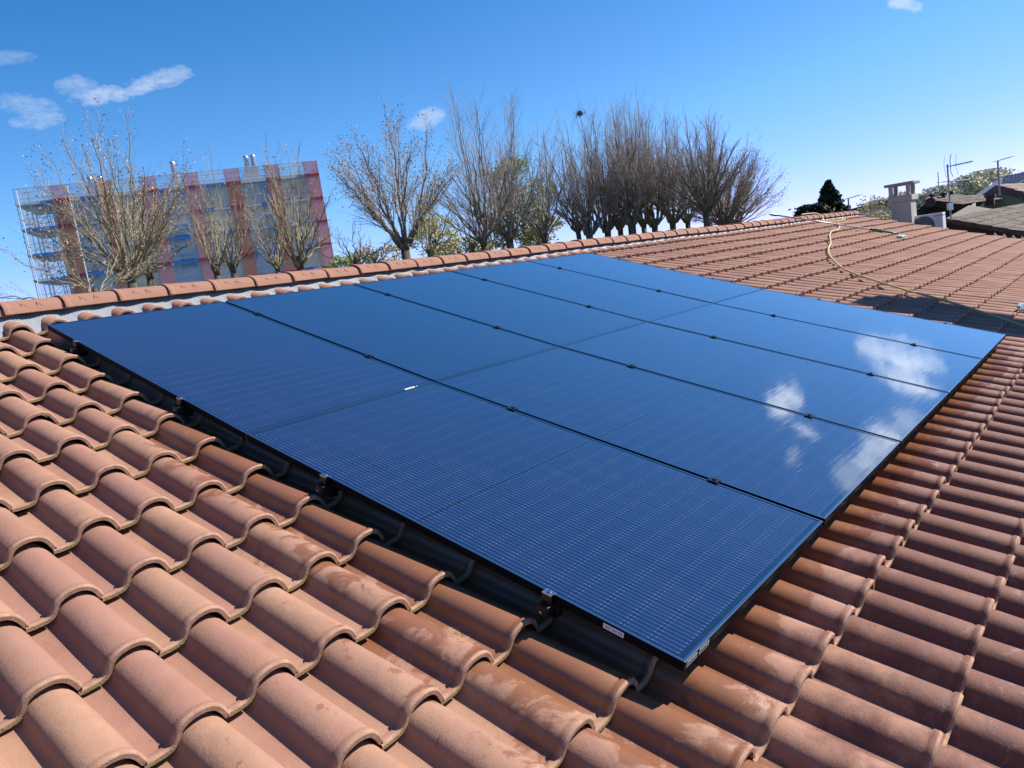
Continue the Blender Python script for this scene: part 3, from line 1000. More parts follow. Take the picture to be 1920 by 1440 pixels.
def bare_tree(px, py, d, knob_py, top_py, wid_px, label, shoots=9, buds=None, budn=0, barkm=None, lean=0, seed=0, nch=(9, 5), trunk_r=.16, thick=1.0, up=.07, name='bare_tree', spread_=1.0, group='bare trees standing in rows behind the roof'):
    rg = np.random.default_rng(seed + 100)
    b0 = at(px, py, d)
    base = np.array([b0[0], b0[1], ZG])
    kz = at(px, knob_py, d)[2]
    tz = at(px, top_py, d)[2]
    H = tz - kz
    wid = wid_px / F_PX * d
    root = empty(name, base)
    tag(root, label, 'tree', group)
    tm = MB()
    kn = np.array([lean, 0, kz - ZG])
    tp = [np.array([0, 0, 0]), np.array([lean * .2, .05, (kz - ZG) * .5]), kn]
    tm.tube(tp, [trunk_r * 1.15, trunk_r * .9, trunk_r * .8], 8)
    # swollen pollard head
    tm.tube([kn - np.array([0, 0, .35]), kn, kn + np.array([0, 0, .18])], [trunk_r * .8, trunk_r * 1.05, trunk_r * .5], 8)
    tm.build('trunk', M_BARK_T, root, smooth=True)
    cm = MB()
    tips = []
    shoots = int(shoots * (1.55 if barkm is M_BARK_L else 1.8))
    for i in range(shoots):
        az = 2 * math.pi * (i * .618 + rg.random() * .1)
        sn_ = math.sqrt(rg.uniform(.02, 1.0)) if i % 3 else rg.uniform(.75, 1.0)
        rad = sn_ * wid * .5 * rg.uniform(.86, 1.0)
        # target point in the crown envelope: rounded top
        hh = H * math.sqrt(1 - .93 * sn_ ** 2) * rg.uniform(.86, 1.0)
        start = kn + np.array([math.cos(az) * trunk_r, math.sin(az) * trunk_r, rg.uniform(-.25, .1)])
        tgt = np.array([math.cos(az) * rad + lean * 1.6, math.sin(az) * rad, kz - ZG + hh])
        mid = start + (tgt - start) * .5 + np.array([math.cos(az), math.sin(az), 0]) * rad * .06 - np.array([0, 0, hh * .02]) + rg.normal(0, .12, 3)
        n_ = 12
        P = []
        for k_ in range(n_ + 1):
            u_ = k_ / n_
            P.append(start * (1 - u_) ** 2 + 2 * mid * u_ * (1 - u_) + tgt * u_ ** 2 + rg.normal(0, .035, 3) * (1 if 0 < k_ < n_ else 0))
        P = np.array(P)
        L = np.linalg.norm(tgt - start)
        r0 = trunk_r * rg.uniform(.17, .33) * thick
        rr = np.linspace(1, .10, n_ + 1) * r0
        cm.tube(P, np.maximum(rr, .0055), 5, 1, cap=False)
        for j in range(nch[0]):
            t_ = .18 + .80 * (j + rg.random()) / nch[0]
            k_ = min(n_ - 1, int(t_ * n_))
            q = P[k_]
            dd = norm(P[k_ + 1] - P[k_])
            side = norm(np.cross(dd, rg.normal(0, 1, 3)) + .25 * np.array([math.cos(az), math.sin(az), 0]))
            a_ = R_(rg.uniform(12, 30)) * spread_
            nd = dd * math.cos(a_) + side * math.sin(a_)
            grow(cm, q, nd, L * (.46 - .30 * t_) * rg.uniform(.7, 1.2), max(rr[k_] * .42, .0048), 1, 2, (0, nch[1]), R_(26), up * .6, .07, tips, 3, 4, None, rg)
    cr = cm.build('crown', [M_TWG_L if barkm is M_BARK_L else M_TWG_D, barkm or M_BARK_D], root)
    if buds:
        lm = MB()
        sel = [tips[i][0] + rg.normal(0, .10, 3) for i in rg.integers(0, len(tips), int(budn * 2.2))]
        leaves(lm, sel, .040, rg, 2.0)
        lm.build('catkins' if buds is M_BUD else 'buds', buds, root)['kind'] = 'stuff'
    return root

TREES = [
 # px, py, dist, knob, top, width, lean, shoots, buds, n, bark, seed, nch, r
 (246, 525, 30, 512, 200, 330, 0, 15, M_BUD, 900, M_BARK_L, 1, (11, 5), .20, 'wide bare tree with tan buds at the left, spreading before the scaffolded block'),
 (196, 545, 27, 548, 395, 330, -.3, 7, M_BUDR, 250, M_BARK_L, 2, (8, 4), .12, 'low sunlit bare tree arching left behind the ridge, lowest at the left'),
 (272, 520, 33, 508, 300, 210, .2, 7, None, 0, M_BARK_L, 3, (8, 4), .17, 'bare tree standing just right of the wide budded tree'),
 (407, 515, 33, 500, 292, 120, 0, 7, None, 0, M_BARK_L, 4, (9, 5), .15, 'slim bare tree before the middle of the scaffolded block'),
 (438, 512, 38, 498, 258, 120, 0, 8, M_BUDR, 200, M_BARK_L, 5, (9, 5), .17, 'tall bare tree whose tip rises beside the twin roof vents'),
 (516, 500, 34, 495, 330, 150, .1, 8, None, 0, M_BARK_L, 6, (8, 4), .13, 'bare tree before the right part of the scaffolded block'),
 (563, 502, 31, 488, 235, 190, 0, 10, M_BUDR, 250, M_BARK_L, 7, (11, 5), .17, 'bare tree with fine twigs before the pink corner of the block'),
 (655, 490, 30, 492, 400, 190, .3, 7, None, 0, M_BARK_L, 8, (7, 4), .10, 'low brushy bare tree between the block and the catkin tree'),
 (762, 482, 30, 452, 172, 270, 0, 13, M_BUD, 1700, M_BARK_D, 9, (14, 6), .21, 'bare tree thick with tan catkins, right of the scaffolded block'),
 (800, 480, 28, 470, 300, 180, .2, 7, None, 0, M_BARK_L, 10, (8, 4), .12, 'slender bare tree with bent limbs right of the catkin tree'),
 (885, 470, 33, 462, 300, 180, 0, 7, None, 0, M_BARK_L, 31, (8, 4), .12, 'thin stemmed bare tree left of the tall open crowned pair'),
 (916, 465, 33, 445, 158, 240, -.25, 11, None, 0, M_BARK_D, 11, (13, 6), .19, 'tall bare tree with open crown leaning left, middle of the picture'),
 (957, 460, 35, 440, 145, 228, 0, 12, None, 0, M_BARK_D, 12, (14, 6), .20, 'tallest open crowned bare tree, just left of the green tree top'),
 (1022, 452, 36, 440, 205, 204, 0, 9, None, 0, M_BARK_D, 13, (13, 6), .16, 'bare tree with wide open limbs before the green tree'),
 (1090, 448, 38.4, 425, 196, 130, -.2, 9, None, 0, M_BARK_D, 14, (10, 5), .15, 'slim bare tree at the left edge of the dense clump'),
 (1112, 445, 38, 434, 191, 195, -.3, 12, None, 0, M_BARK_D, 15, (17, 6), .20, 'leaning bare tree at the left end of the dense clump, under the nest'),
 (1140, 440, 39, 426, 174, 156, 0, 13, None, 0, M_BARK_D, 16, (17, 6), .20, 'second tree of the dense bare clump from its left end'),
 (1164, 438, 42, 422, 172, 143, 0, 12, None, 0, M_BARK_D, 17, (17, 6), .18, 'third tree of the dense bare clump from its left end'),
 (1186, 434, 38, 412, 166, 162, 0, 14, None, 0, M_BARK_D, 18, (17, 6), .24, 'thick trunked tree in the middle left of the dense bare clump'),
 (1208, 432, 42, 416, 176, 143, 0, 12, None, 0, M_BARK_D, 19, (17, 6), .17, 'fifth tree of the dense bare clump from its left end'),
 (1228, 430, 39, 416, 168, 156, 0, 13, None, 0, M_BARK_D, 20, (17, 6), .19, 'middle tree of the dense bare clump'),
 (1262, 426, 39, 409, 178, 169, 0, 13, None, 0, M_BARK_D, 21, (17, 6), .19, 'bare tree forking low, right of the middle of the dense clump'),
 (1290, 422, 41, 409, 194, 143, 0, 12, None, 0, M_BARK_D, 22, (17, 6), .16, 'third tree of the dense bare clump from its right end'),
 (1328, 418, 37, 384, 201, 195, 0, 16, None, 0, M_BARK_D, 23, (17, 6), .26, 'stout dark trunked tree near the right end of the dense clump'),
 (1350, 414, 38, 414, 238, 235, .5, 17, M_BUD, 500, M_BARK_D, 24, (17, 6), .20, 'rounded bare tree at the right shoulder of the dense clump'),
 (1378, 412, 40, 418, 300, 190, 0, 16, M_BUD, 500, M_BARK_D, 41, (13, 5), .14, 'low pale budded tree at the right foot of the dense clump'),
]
for (px, py, d, kp, tp_, w_, ln, sh, bd, bn_, bk_, sd, nc, tr, lb) in TREES:
    bare_tree(px, py, d, kp, tp_, w_, lb, sh, bd, bn_, bk_, ln, sd, nc, tr)

# nest high in the leftmost tree of the clump
nb = MB()
rn = np.random.default_rng(4)
nc_ = at(1087, 213, 38)
for i in range(170):
    p = rn.normal(0, 1, 3) * np.array([.09, .09, .05])
    q = p + norm(rn.normal(0, 1, 3)) * rn.uniform(.05, .14)
    nb.tube([p, q], .008, 3)
o = nb.build('twig_nest', simple('nest_twigs', (.03, .022, .018), rough=.9))
o.location = nc_
tag(o, 'small dark twig nest high in the bare tree left of the clump', 'nest')
# the thin leader the nest sits on
lead = MB()
kb = at(1112, 330, 38) - nc_
lead.tube([np.array([0, 0, .35]), np.array([0, 0, -.1]), kb * .5 + np.array([0, 0, .2]), kb], [.008, .012, .018, .03], 4)
lead.build('perch_branch', M_BARK_D, o)

# leafy trees and shrubs behind
def leafy(name, px, py, d, top_py, wid_px, label, m1, n=5000, size=.16, dens=5, seed=0, shape='round', cat='tree', low=None, clump=.33, grp=None):
    rg = np.random.default_rng(seed + 500)
    b0 = at(px, py, d)
    root = empty(name, (b0[0], b0[1], ZG))
    tag(root, label, cat, grp)
    H = at(px, top_py, d)[2] - ZG
    low_z = (at(px, low, d)[2] - ZG) if low else H * .3
    wid = wid_px / F_PX * d
    tm = MB()
    tm.tube([(0, 0, 0), (.05, .03, H * .4), (0, 0, H * .9)], [.14 + wid * .02, .10 + wid * .012, .02], 7)
    cen = []
    for i in range(dens * 12):
        u_ = rg.random()
        z = low_z + (H - low_z) * u_
        if shape == 'cone':
            rmax = wid * .5 * (1 - u_) ** .95 + .05
        elif shape == 'flame':
            rmax = wid * .5 * math.sin(math.pi * (.12 + .88 * (1 - u_))) ** .7
        else:
            rmax = wid * .5 * math.sqrt(max(.03, 1 - (2 * u_ - .85) ** 2 / 1.4))
        a_ = rg.random() * 2 * math.pi
        r_ = rmax * math.sqrt(rg.uniform(.15, 1))
        c = np.array([math.cos(a_) * r_, math.sin(a_) * r_, z])
        cen.append(c)
        tm.tube([(0, 0, max(z - r_ * .6, low_z * .6)), c * np.array([.5, .5, 1]) - np.array([0, 0, .15]), c], [.035, .02, .008], 3)
    tm.build('trunk', M_BARK_T, root)
    cen = np.array(cen)
    idx = rg.integers(0, len(cen), n)
    sc = clump * wid / 5
    fade = (1.15 - (cen[idx][:, 2] - low_z) / (H - low_z))[:, None] if shape == 'cone' else 1.0
    P = cen[idx] + rg.normal(0, 1, (n, 3)) * sc * fade * rg.uniform(.5, 1.2, n)[:, None] * np.array([1, 1, .75])
    P[:, 2] = np.clip(P[:, 2], .1, H * 1.02)
    lm = MB()
    leaves(lm, P, size, rg, 1.5)
    lm.build('crown', m1, root)
    return root
M_LG = leafmat('fresh_green', (.30, .38, .10), (.40, .44, .15), (.22, .28, .08))
M_LY = leafmat('willow_yellow', (.58, .56, .20), (.44, .44, .17))
M_LO = leafmat('olive_brush', (.34, .32, .17), (.42, .35, .22), (.26, .28, .13))
M_LD = leafmat('conifer_dark', (.012, .030, .014), (.022, .045, .020), (.008, .020, .010))
M_LF = leafmat('far_woods', (.58, .56, .40), (.66, .58, .46), (.46, .47, .32))
leafy('green_tree', 985, 455, 48, 300, 125, 'tree in fresh green leaf behind the bare trees, centre', M_LG, 6500, .10, 6, 1, low=450, clump=.42)
leafy('green_tree', 944, 460, 45, 372, 70, 'smaller darker green tree left of the fresh green one', leafmat('mid_green', (.16, .21, .09), (.22, .26, .12)), 2400, .10, 4, 2, low=460)
leafy('willow_tree', 822, 478, 50, 405, 95, 'pale yellow green willow behind the bare trees', M_LY, 3600, .09, 5, 3, low=478)
leafy('shrub', 705, 492, 44, 462, 110, 'low olive shrub behind the ridge, left of the catkin tree trunk', M_LO, 2000, .08, 4, 4, low=500, cat='shrub')
leafy('shrub', 868, 475, 42, 452, 120, 'olive shrub behind the ridge below the willow', M_LO, 2400, .08, 4, 5, low=482, cat='shrub')
leafy('shrub', 1015, 452, 46, 400, 90, 'dull green bush below the fresh green tree', M_LO, 2600, .09, 4, 6, low=460, cat='shrub')
leafy('shrub', 640, 500, 48, 480, 60, 'small green bush right of the pink scaffold corner', M_LG, 1200, .08, 3, 7, low=505, cat='shrub')
leafy('conifer', 1557, 400, 62, 339, 50, 'dark green conifer rising behind the far end of the ridge', M_LD, 9000, .20, 9, 8, shape='cone', low=408, clump=.55)
leafy('conifer', 1520, 402, 60, 388, 44, 'low dark evergreen bush left of the conifer', M_LD, 2500, .18, 4, 9, low=410, cat='shrub', clump=.6)
leafy('far_tree', 1850, 372, 110, 322, 95, 'pale leafing tree far behind the neighbour roofs, right', M_LF, 5000, .26, 6, 10, low=380)
leafy('far_tree', 1810, 378, 105, 334, 60, 'smaller pale far tree left of the blue roofed house', M_LF, 3000, .24, 5, 11, low=384)
leafy('far_tree', 1757, 385, 100, 353, 60, 'low pale far tree behind the television antenna', M_LF, 3000, .24, 5, 12, low=388)
leafy('far_tree', 1718, 392, 100, 372, 40, 'lowest pale far tree right of the chimney', M_LF, 1500, .22, 4, 13, low=396)
leafy('far_tree', 1690, 396, 110, 362, 55, 'pale far tree showing through the chimney top', M_LF, 1800, .22, 4, 14, low=400)

# dry tangled shrub by the far verge
rg = np.random.default_rng(77)
b0 = atX(1632, 400, 20.5)
root = empty('dry_shrub', (b0[0], b0[1], ZG))
tag(root, 'dry tangled shrub with yellow green buds behind the far roof edge', 'shrub')
tz = atX(1632, 378, 20.5)[2] - ZG
tm = MB(); tips = []
for i in range(46):
    x_, y_ = rg.uniform(-.6, .6), rg.uniform(-.65, .65)
    hh = tz * rg.uniform(.86, 1.0) - abs(y_ + .1) * .25
    a0 = np.array([x_ * .4, y_ * .5, tz * .70])
    P = spline([a0, a0 + (np.array([x_, y_, hh]) - a0) * .5 + rg.normal(0, .08, 3), np.array([x_ + rg.normal(0, .2), y_ + rg.normal(0, .25), hh])], 4)
    tm.tube(P, np.linspace(.012, .004, len(P)), 3, cap=False)
    for j in range(9):
        grow(tm, P[rg.integers(2, len(P))], rg.normal(0, 1, 3) + np.array([0, 0, .2]), rg.uniform(.2, .5), .005, 1, 2, (0, 2), .7, .02, .3, tips, 3, 4, None, rg)
tm.tube([(0, 0, 0), (0, 0, tz * .74)], [.09, .07], 6)
tm.build('stems', M_TWIG, root)
lm = MB()
leaves(lm, [tips[i][0] + rg.normal(0, .03, 3) for i in rg.integers(0, len(tips), 3000)], .034, rg)
lm.build('leaves', leafmat('shrub_buds', (.60, .56, .26), (.48, .42, .24)), root)

# ------------------------------------------------------------------ scaffolded apartment block
TL_, TR_ = at(38, 372, 75.5), at(592, 306, 74)
ux = np.array([TR_[0] - TL_[0], TR_[1] - TL_[1], 0]); BL = np.linalg.norm(ux); ux /= BL
uy = np.array([-ux[1], ux[0], 0])
if uy @ np.array([TL_[0], TL_[1], 0]) < 0:
    uy = -uy
ztop = .5 * (TL_[2] + TR_[2])
HB = ztop - ZG
blk = empty('apartment_block', (TL_[0], TL_[1], ZG), (0, 0, math.atan2(ux[1], ux[0])))
tag(blk, 'beige apartment block wrapped in scaffolding with pink and clear netting', 'apartment block')
sgn = 1 if (np.cross(ux, uy)[2] > 0) else -1
M_WB = simple('block_render_beige', (.90, .70, .40), (.80, .62, .36), .5, .9)
M_WP = simple('block_render_peach', (.92, .74, .50), (.82, .64, .44), .5, .9)
M_WG = simple('block_render_grey', (.76, .72, .64), (.66, .64, .60), .5, .9)
M_WIN = simple('dark_window', (.03, .045, .07), (.05, .07, .10), 1, .15)
M_WF = simple('white_window_frame', (.5, .5, .5), rough=.6)
wb = MB()
xs0 = 2.1                                       # left scaffold bay stands clear of the wall
WE = BL - .75
seg = [(xs0, 4.2, 0), (4.2, 9.0, 0), (9.0, 16.5, 2), (16.5, WE, 1)]
segs = []
for (xa, xb, mi) in seg:
    wb2 = MB()
    wb2.box((xa, 0, 0), (xb, sgn * 11, HB - .9 + .0))
    segs.append(wb2.build('wall', (M_WB, M_WP, M_WG)[mi], blk))
pb = MB()
pb.box((xs0 - .1, -.12 * sgn, HB - .9), (WE + .1, sgn * 11.1, HB - .55))
pb.build('parapet', M_WB, blk)
NF = 6
FH = (HB - 1.3) / NF
for f_ in range(NF):
    z0 = .6 + f_ * FH
    for k in range(8):
        x = xs0 + 1.2 + k * (BL - xs0 - 2.2) / 7.6
        wn_ = MB()
        wn_.box((x - .05, -.06, z0 + .75), (x + 1.25, .02, z0 + 2.15))
        o = wn_.build('window', M_WF, blk)
        wn_ = MB()
        wn_.box((x + .04, -.085, z0 + .83), (x + .57, -.062, z0 + 2.07))
        wn_.box((x + .63, -.085, z0 + .83), (x + 1.16, -.062, z0 + 2.07))
        wn_.build('pane', M_WIN, o)
def netmat(name, c, alpha):
    m, t, b_ = mat(name)
    b_.inputs['Roughness'].default_value = .8
    n = noise(t, 1.1, 4, stretch=(1, 1, 1.6))
    t.links.new(mixrgb(t, n, c, tuple(x * .72 for x in c)), b_.inputs['Base Color'])
    a_ = math_n(t, 'ADD', alpha - .18, math_n(t, 'MULTIPLY', n, .36))
    t.links.new(a_, b_.inputs['Alpha'])
    return m
M_NR = netmat('net_brick_red', (.66, .28, .20), .56)
M_NP = netmat('net_pink', (.80, .38, .42), .56)
M_NC = netmat('net_clear', (.80, .80, .76), .22)
M_NC2 = netmat('net_blue', (.42, .60, .85), .26)
M_NB = netmat('net_blue_hem', (.03, .25, .68), .9)
M_NH = netmat('net_white_hem', (.70, .76, .84), .6)
M_SC = simple('scaffold_tube', (.40, .42, .45), (.34, .36, .4), 3, .5, metal=.4)
M_PLK = simple('blue_platform', (.03, .12, .30), (.05, .15, .34), 1, .7)
M_POLE = simple('scaffold_pole_pale', (.60, .60, .66), rough=.6)
yn = -1.25
NS = 7
cx0, cx1 = 3.15, BL - .62
sx = [cx0 + (cx1 - cx0) * i / (NS - 1) for i in range(NS)]
LIFTS = [ztop_ for ztop_ in np.arange(HB - 1.05, .5, -2.08)]
sw = 1.15
for i, x in enumerate(sx):
    nm = MB()
    for j, zt in enumerate(LIFTS):
        if j == 0:
            nm.box((x - sw / 2, yn - .012, zt + .25), (x + sw / 2, yn + .012, zt + 1.35), 1)
        zb = zt - 1.80
        mi = 0 if (i < 2 or i == 4 or (i == 3 and j < 0) or (i == 5 and j > 0)) else 1
        if i in (5,) and j in (0, 1):
            mi = 0
        nm.box((x - sw / 2, yn - .012 + .004 * (j % 2), zb), (x + sw / 2, yn + .012, zt), mi)
        nm.box((x - sw / 2 - .04, yn - .03, zt), (x + sw / 2 + .04, yn + .02, zt + .25), 2)
    nm.build('net_strip', [M_NR, M_NP, netmat('net_dark_red_hem', (.45, .05, .10), .9)], blk)
edges = [.15] + sx + [BL - .2]
for i in range(len(edges) - 1):
    xa = edges[i] + (sw / 2 + .05 if i > 0 else 0)
    xb = edges[i + 1] - (sw / 2 + .05 if i + 1 < len(edges) - 1 else 0)
    if xb - xa < .3:
        continue
    nm = MB()
    rr = random.Random(i)
    for j, zt in enumerate(LIFTS):
        nm.box((xa, yn, zt - 1.80), (xb, yn + .01, zt), 0)
        cut = xa
        while cut < xb - .2:
            w_ = rr.uniform(.7, 1.6)
            e_ = min(cut + w_, xb)
            nm.box((cut, yn - .02, zt), (e_, yn + .012, zt + .22), 2 if rr.random() < .60 else 1)
            cut = e_ + .01
        if j == 0:
            nm.box((xa, yn, zt + .25), (xb, yn + .01, zt + 1.3), 0)
    nm.build('net_strip', [M_NC2 if i in (1, 3, 5) else M_NC, M_NH, M_NB], blk)
nm = MB()
for j, zt in enumerate(LIFTS):
    nm.box((BL - .06, yn, zt - 1.80), (BL - .04, 9.5, zt), 0)
    nm.box((BL - .07, yn, zt + .005), (BL - .03, 9.5, zt + .24), 1)
nm.box((BL - .06, yn, LIFTS[0] + .245), (BL - .04, 9.5, LIFTS[0] + 1.3), 0)
nm.build('net_strip', [M_NP, netmat('net_rose_hem', (.62, .10, .20), .9)], blk)
for j, zt in enumerate(LIFTS):
    pl = MB()
    pl.box((.1, -1.15, zt + .02), (BL - .1, -.35, zt + .07))
    if j % 1 == 0:
        pl.box((-.15, -1.15, zt - .02), (xs0, 5.0, zt + .03))
        pl.box((-.18, -1.15, zt + .04), (-.15, 5.0, zt + .22))
        pl.box((1.0, -.3, zt - .35), (1.9, 1.0, zt - .05))
    pl.build('platform', M_PLK, blk)
po = MB()
for x in sorted(set([-.1, .9, xs0 - .2] + [s_ + d_ for s_ in sx for d_ in (-sw / 2 - .03, sw / 2 + .03)])):
    if x < BL:
        po.cyl((x, yn + .05, 0), (x, yn + .05, HB + .35), .035, 5)
        po.cyl((x, -.3, 0), (x, -.3, HB - .5), .03, 5)
for zt in LIFTS:
    for dz in (.5, 1.0):
        po.cyl((-.1, yn + .05, zt + dz), (BL, yn + .05, zt + dz), .022, 4)
    for y_ in (0, 1.6, 3.2, 4.8):
        po.cyl((-.1, y_, zt - 1.8), (xs0, y_, zt), .02, 4)
for y_ in (1.6, 3.2, 4.8):
    po.cyl((-.12, y_, 0), (-.12, y_, HB + .3), .035, 5)
po.cyl((-.1, yn + .05, HB + .30), (BL, yn + .05, HB + .30), .03, 5)
po.build('scaffold_tubes', M_SC, blk)
pp = MB()
for x in (.12, sx[0] + sw / 2 + .12):
    pp.cyl((x, yn - .10, 0), (x, yn - .10, HB + .1), .045, 6)
pp.build('rubbish_chute', M_POLE, blk)
M_VENT = simple('galvanised_vent', (.45, .46, .48), rough=.35, metal=.8)
for (px_, hgt, n2, blkc) in ((157, 1.3, 1, 0), (175, 1.3, 1, 0), (312, 2.1, 1, 1), (455, 2.0, 1, 1), (469, 2.05, 1, 1)):
    x = (px_ - 38) / (592 - 38) * BL * 1.0
    vm = MB()
    vm.box((x - .30, 1.0, HB - .6), (x + .30, 1.9, HB + hgt * .35))
    o = vm.build('chimney', simple('chimney_render', (.45, .44, .40), rough=.9), blk)
    vm = MB()
    z_ = HB + hgt * .35
    c_ = (x, 1.45)
    for q in range(4):
        rr_ = .26 - .012 * q
        vm.cyl((c_[0], c_[1], z_ + q * hgt * .11), (c_[0], c_[1], z_ + q * hgt * .11 + hgt * .07), rr_, 12)
        vm.cyl((c_[0], c_[1], z_ + q * hgt * .11 + hgt * .07), (c_[0], c_[1], z_ + (q + 1) * hgt * .11), rr_ * .72, 12)
    vm.tube([(c_[0], c_[1], z_ + 4 * hgt * .11), (c_[0], c_[1], z_ + 4 * hgt * .11 + .16), (c_[0], c_[1], z_ + 4 * hgt * .11 + .24)], [.27, .2, .03], 12)
    vm.build('vent_cowl', M_VENT, o, smooth=False)

# ------------------------------------------------------------------ neighbour buildings to the right
def old_roof(name, c1, c2, c3, wscale=1.0):
    m, t, b_ = mat(name)
    tcn = N(t, 'ShaderNodeTexCoord')
    c = mixrgb(t, ramp(t, noise(t, 1.2, 6, .7), .4, .65), c1, c2)
    c = mixrgb(t, ramp(t, noise(t, 9, 5, .7), .5, .62), c, c3)
    t.links.new(c, b_.inputs['Base Color'])
    b_.inputs['Roughness'].default_value = .95
    bump(t, b_, noise(t, 14, 4, .7), .8, .04)
    return m
M_OLD = old_roof('weathered_roof', (.17, .135, .11), (.115, .095, .08), (.21, .175, .14))
M_DKW = simple('dark_eaves_and_shade', (.018, .012, .010), (.03, .018, .014), 4, .9)  # dark verge boards; the gable wall's shade is put into this colour
def rooftiles(mb, p00, p10, p01, du, dv, amp, mi=0):
    """corrugated, stepped roof sheet: p00 corner, p10 along ridge, p01 down the slope"""
    p00, p10, p01 = map(np.array, (p00, p10, p01))
    Lu, Lv = np.linalg.norm(p10 - p00), np.linalg.norm(p01 - p00)
    eu, ev = (p10 - p00) / Lu, (p01 - p00) / Lv
    n = norm(np.cross(ev, eu))
    if n[2] < 0:
        n = -n
    nu = int(Lu / du * 4)
    rows = int(Lv / dv)
    us = np.linspace(0, Lu, nu + 1)
    rg_ = np.random.default_rng(5)
    prof = amp * np.abs(np.sin(np.pi * us / du)) ** .7
    V = []
    for r_ in range(rows):
        jit = rg_.normal(0, .006, nu + 1)
        for (vv, lift) in ((r_ * dv, 0), ((r_ + 1) * dv, .03)):
            V.append(p00 + eu * us[:, None] + ev * vv + n * (prof + lift + jit * 1.0)[:, None])
    V = np.concatenate(V)
    F = []
    w_ = nu + 1
    for r_ in range(2 * rows - 1):
        for i in range(nu):
            F.append((r_ * w_ + i, r_ * w_ + i + 1, (r_ + 1) * w_ + i + 1, (r_ + 1) * w_ + i))
    mb.add(V, F, mi)

def gable_house(name, label, X, apex, rpx, lpx, depth, roofm, wallm, fascia, ext_r=0.0, ext_l=0.0, thick=.10, over=.45, wall_in=.35):
    """gable facing the camera in the plane x = X, ridge running away along +x"""
    A = atX(*apex, X); B = atX(*rpx, X); C = atX(*lpx, X)
    sB = (B - A)[1:]; sC = (C - A)[1:]
    B = A + np.array([0, *(sB * (1 + ext_r))]); C = A + np.array([0, *(sC * (1 + ext_l))])
    root = empty(name, (X, A[1], ZG))
    tag(root, label, 'house')
    off = np.array([X, A[1], ZG])
    dx = np.array([depth, 0, 0])
    rb_ = MB()
    rooftiles(rb_, A - off, A - off + dx, B - off, .21, .36, .04)
    rooftiles(rb_, A - off, A - off + dx, C - off, .21, .36, .04)
    rb_.build('roof', roofm, root, smooth=False)
    for P_ in (B, C):
        fb = MB()
        a_, b_ = A - off, P_ - off
        dn = np.array([0, 0, -thick - .12])
        fb.add([a_ + [0.002, 0, -.012], b_ + [0.002, 0, -.012], b_ + dn + [0.002, 0, 0], a_ + dn + [0.002, 0, 0],
                a_ + [over, 0, -.012], b_ + [over, 0, -.012], b_ + dn + [over, 0, 0], a_ + dn + [over, 0, 0]],
               [(0, 1, 2, 3), (4, 7, 6, 5), (3, 2, 6, 7), (0, 4, 5, 1), (1, 5, 6, 2)])
        fb.build('fascia', fascia, root)
    wm = MB()
    a_ = A - off + [over * .8, 0, -thick - .05]
    b_ = (B - off) + [over * .8, 0, -thick - .05]; b_ = a_ + (b_ - a_) * (1 - wall_in / np.linalg.norm(b_ - a_))
    c_ = (C - off) + [over * .8, 0, -thick - .05]; c_ = a_ + (c_ - a_) * (1 - wall_in / np.linalg.norm(c_ - a_))
    D_ = np.array([depth - .6, 0, 0])
    g0 = [np.array([a_[0], b_[1], 0]), b_, a_, c_, np.array([a_[0], c_[1], 0])]
    wm.add(g0 + [p + D_ for p in g0], [(0, 1, 2, 3, 4), (9, 8, 7, 6, 5), (0, 5, 6, 1), (4, 3, 8, 9)])
    wm.build('wall', wallm, root)
    return root, A, B, C
# the weathered brown-roofed neighbour: an L of two wings in one roof plane
XF = 29.0
A = atX(1745, 375, XF); B = atX(1816, 386, XF)
slope = (B - A) / np.linalg.norm(B - A)
nP = norm(np.cross([1, 0, 0], slope))
P1 = hit(1773, 411, A, nP); P2 = hit(1850, 428, A, nP); P3 = hit(1930, 447, A, nP)
XN = P1[0]
nh = empty('old_house', (XF, A[1], ZG))
tag(nh, 'neighbour house with weathered grey brown tile roof and dark eaves', 'house')
off = np.array(nh.location)
m_ = MB()
Afar = A + np.array([11.5, 0, 0])
EAVE = A + slope * 8.5
def onp(X, s_):                                 # point of the roof plane at depth X and distance s_ down the slope
    return np.array([X, *(A + slope * s_)[1:]])
s1 = (P1 - A) @ slope
sB_ = (B - A) @ slope
rooftiles(m_, onp(XF, 0) - off, onp(XF + 11.5, 0) - off, onp(XF, sB_) - off, .21, .36, .035)
rooftiles(m_, onp(XN, max(s1, sB_)) - off, onp(XF + 11.5, max(s1, sB_)) - off, onp(XN, 8.5) - off, .21, .36, .035)
# triangle between the wings
q = [onp(XN, s1) - off + nP * .02 * np.sign(nP[2]), onp(XF, sB_) - off + nP * .02 * np.sign(nP[2]), onp(XF, max(s1, sB_) + .25) - off + nP * .02 * np.sign(nP[2]), onp(XN, max(s1, sB_) + .25) - off + nP * .02 * np.sign(nP[2])]
m_.add(q, [(0, 1, 2, 3)])
m_.build('roof', M_OLD, nh)
m_ = MB()                                       # north slope
Cn = atX(1714, 400, XF); sl2 = (Cn - A) / np.linalg.norm(Cn - A)
rooftiles(m_, A - off, Afar - off, A + sl2 * 3.0 - off, .21, .36, .035)
m_.build('roof', M_OLD, nh)
m_ = MB()
def vwall(mb, pts, drop, mi=0):
    n = len(pts)
    lo = [np.array([p[0], p[1], drop]) for p in pts]
    mb.add(list(pts) + lo, [(i, i + 1, n + i + 1, n + i) for i in range(n - 1)], mi)
ins = np.array([.25, 0, -.08])
vwall(m_, [A + sl2 * 2.7 - off + ins, A - off + ins, onp(XF, sB_) - off + ins + [0, 0, -.02]], 0)
vwall(m_, [onp(XF, sB_) - off + ins + [0, 0, -.02], onp(XN, s1 + .05) - off + ins, onp(XN, 8.2) - off + ins], 0)
m_.build('wall', M_DKW, nh)
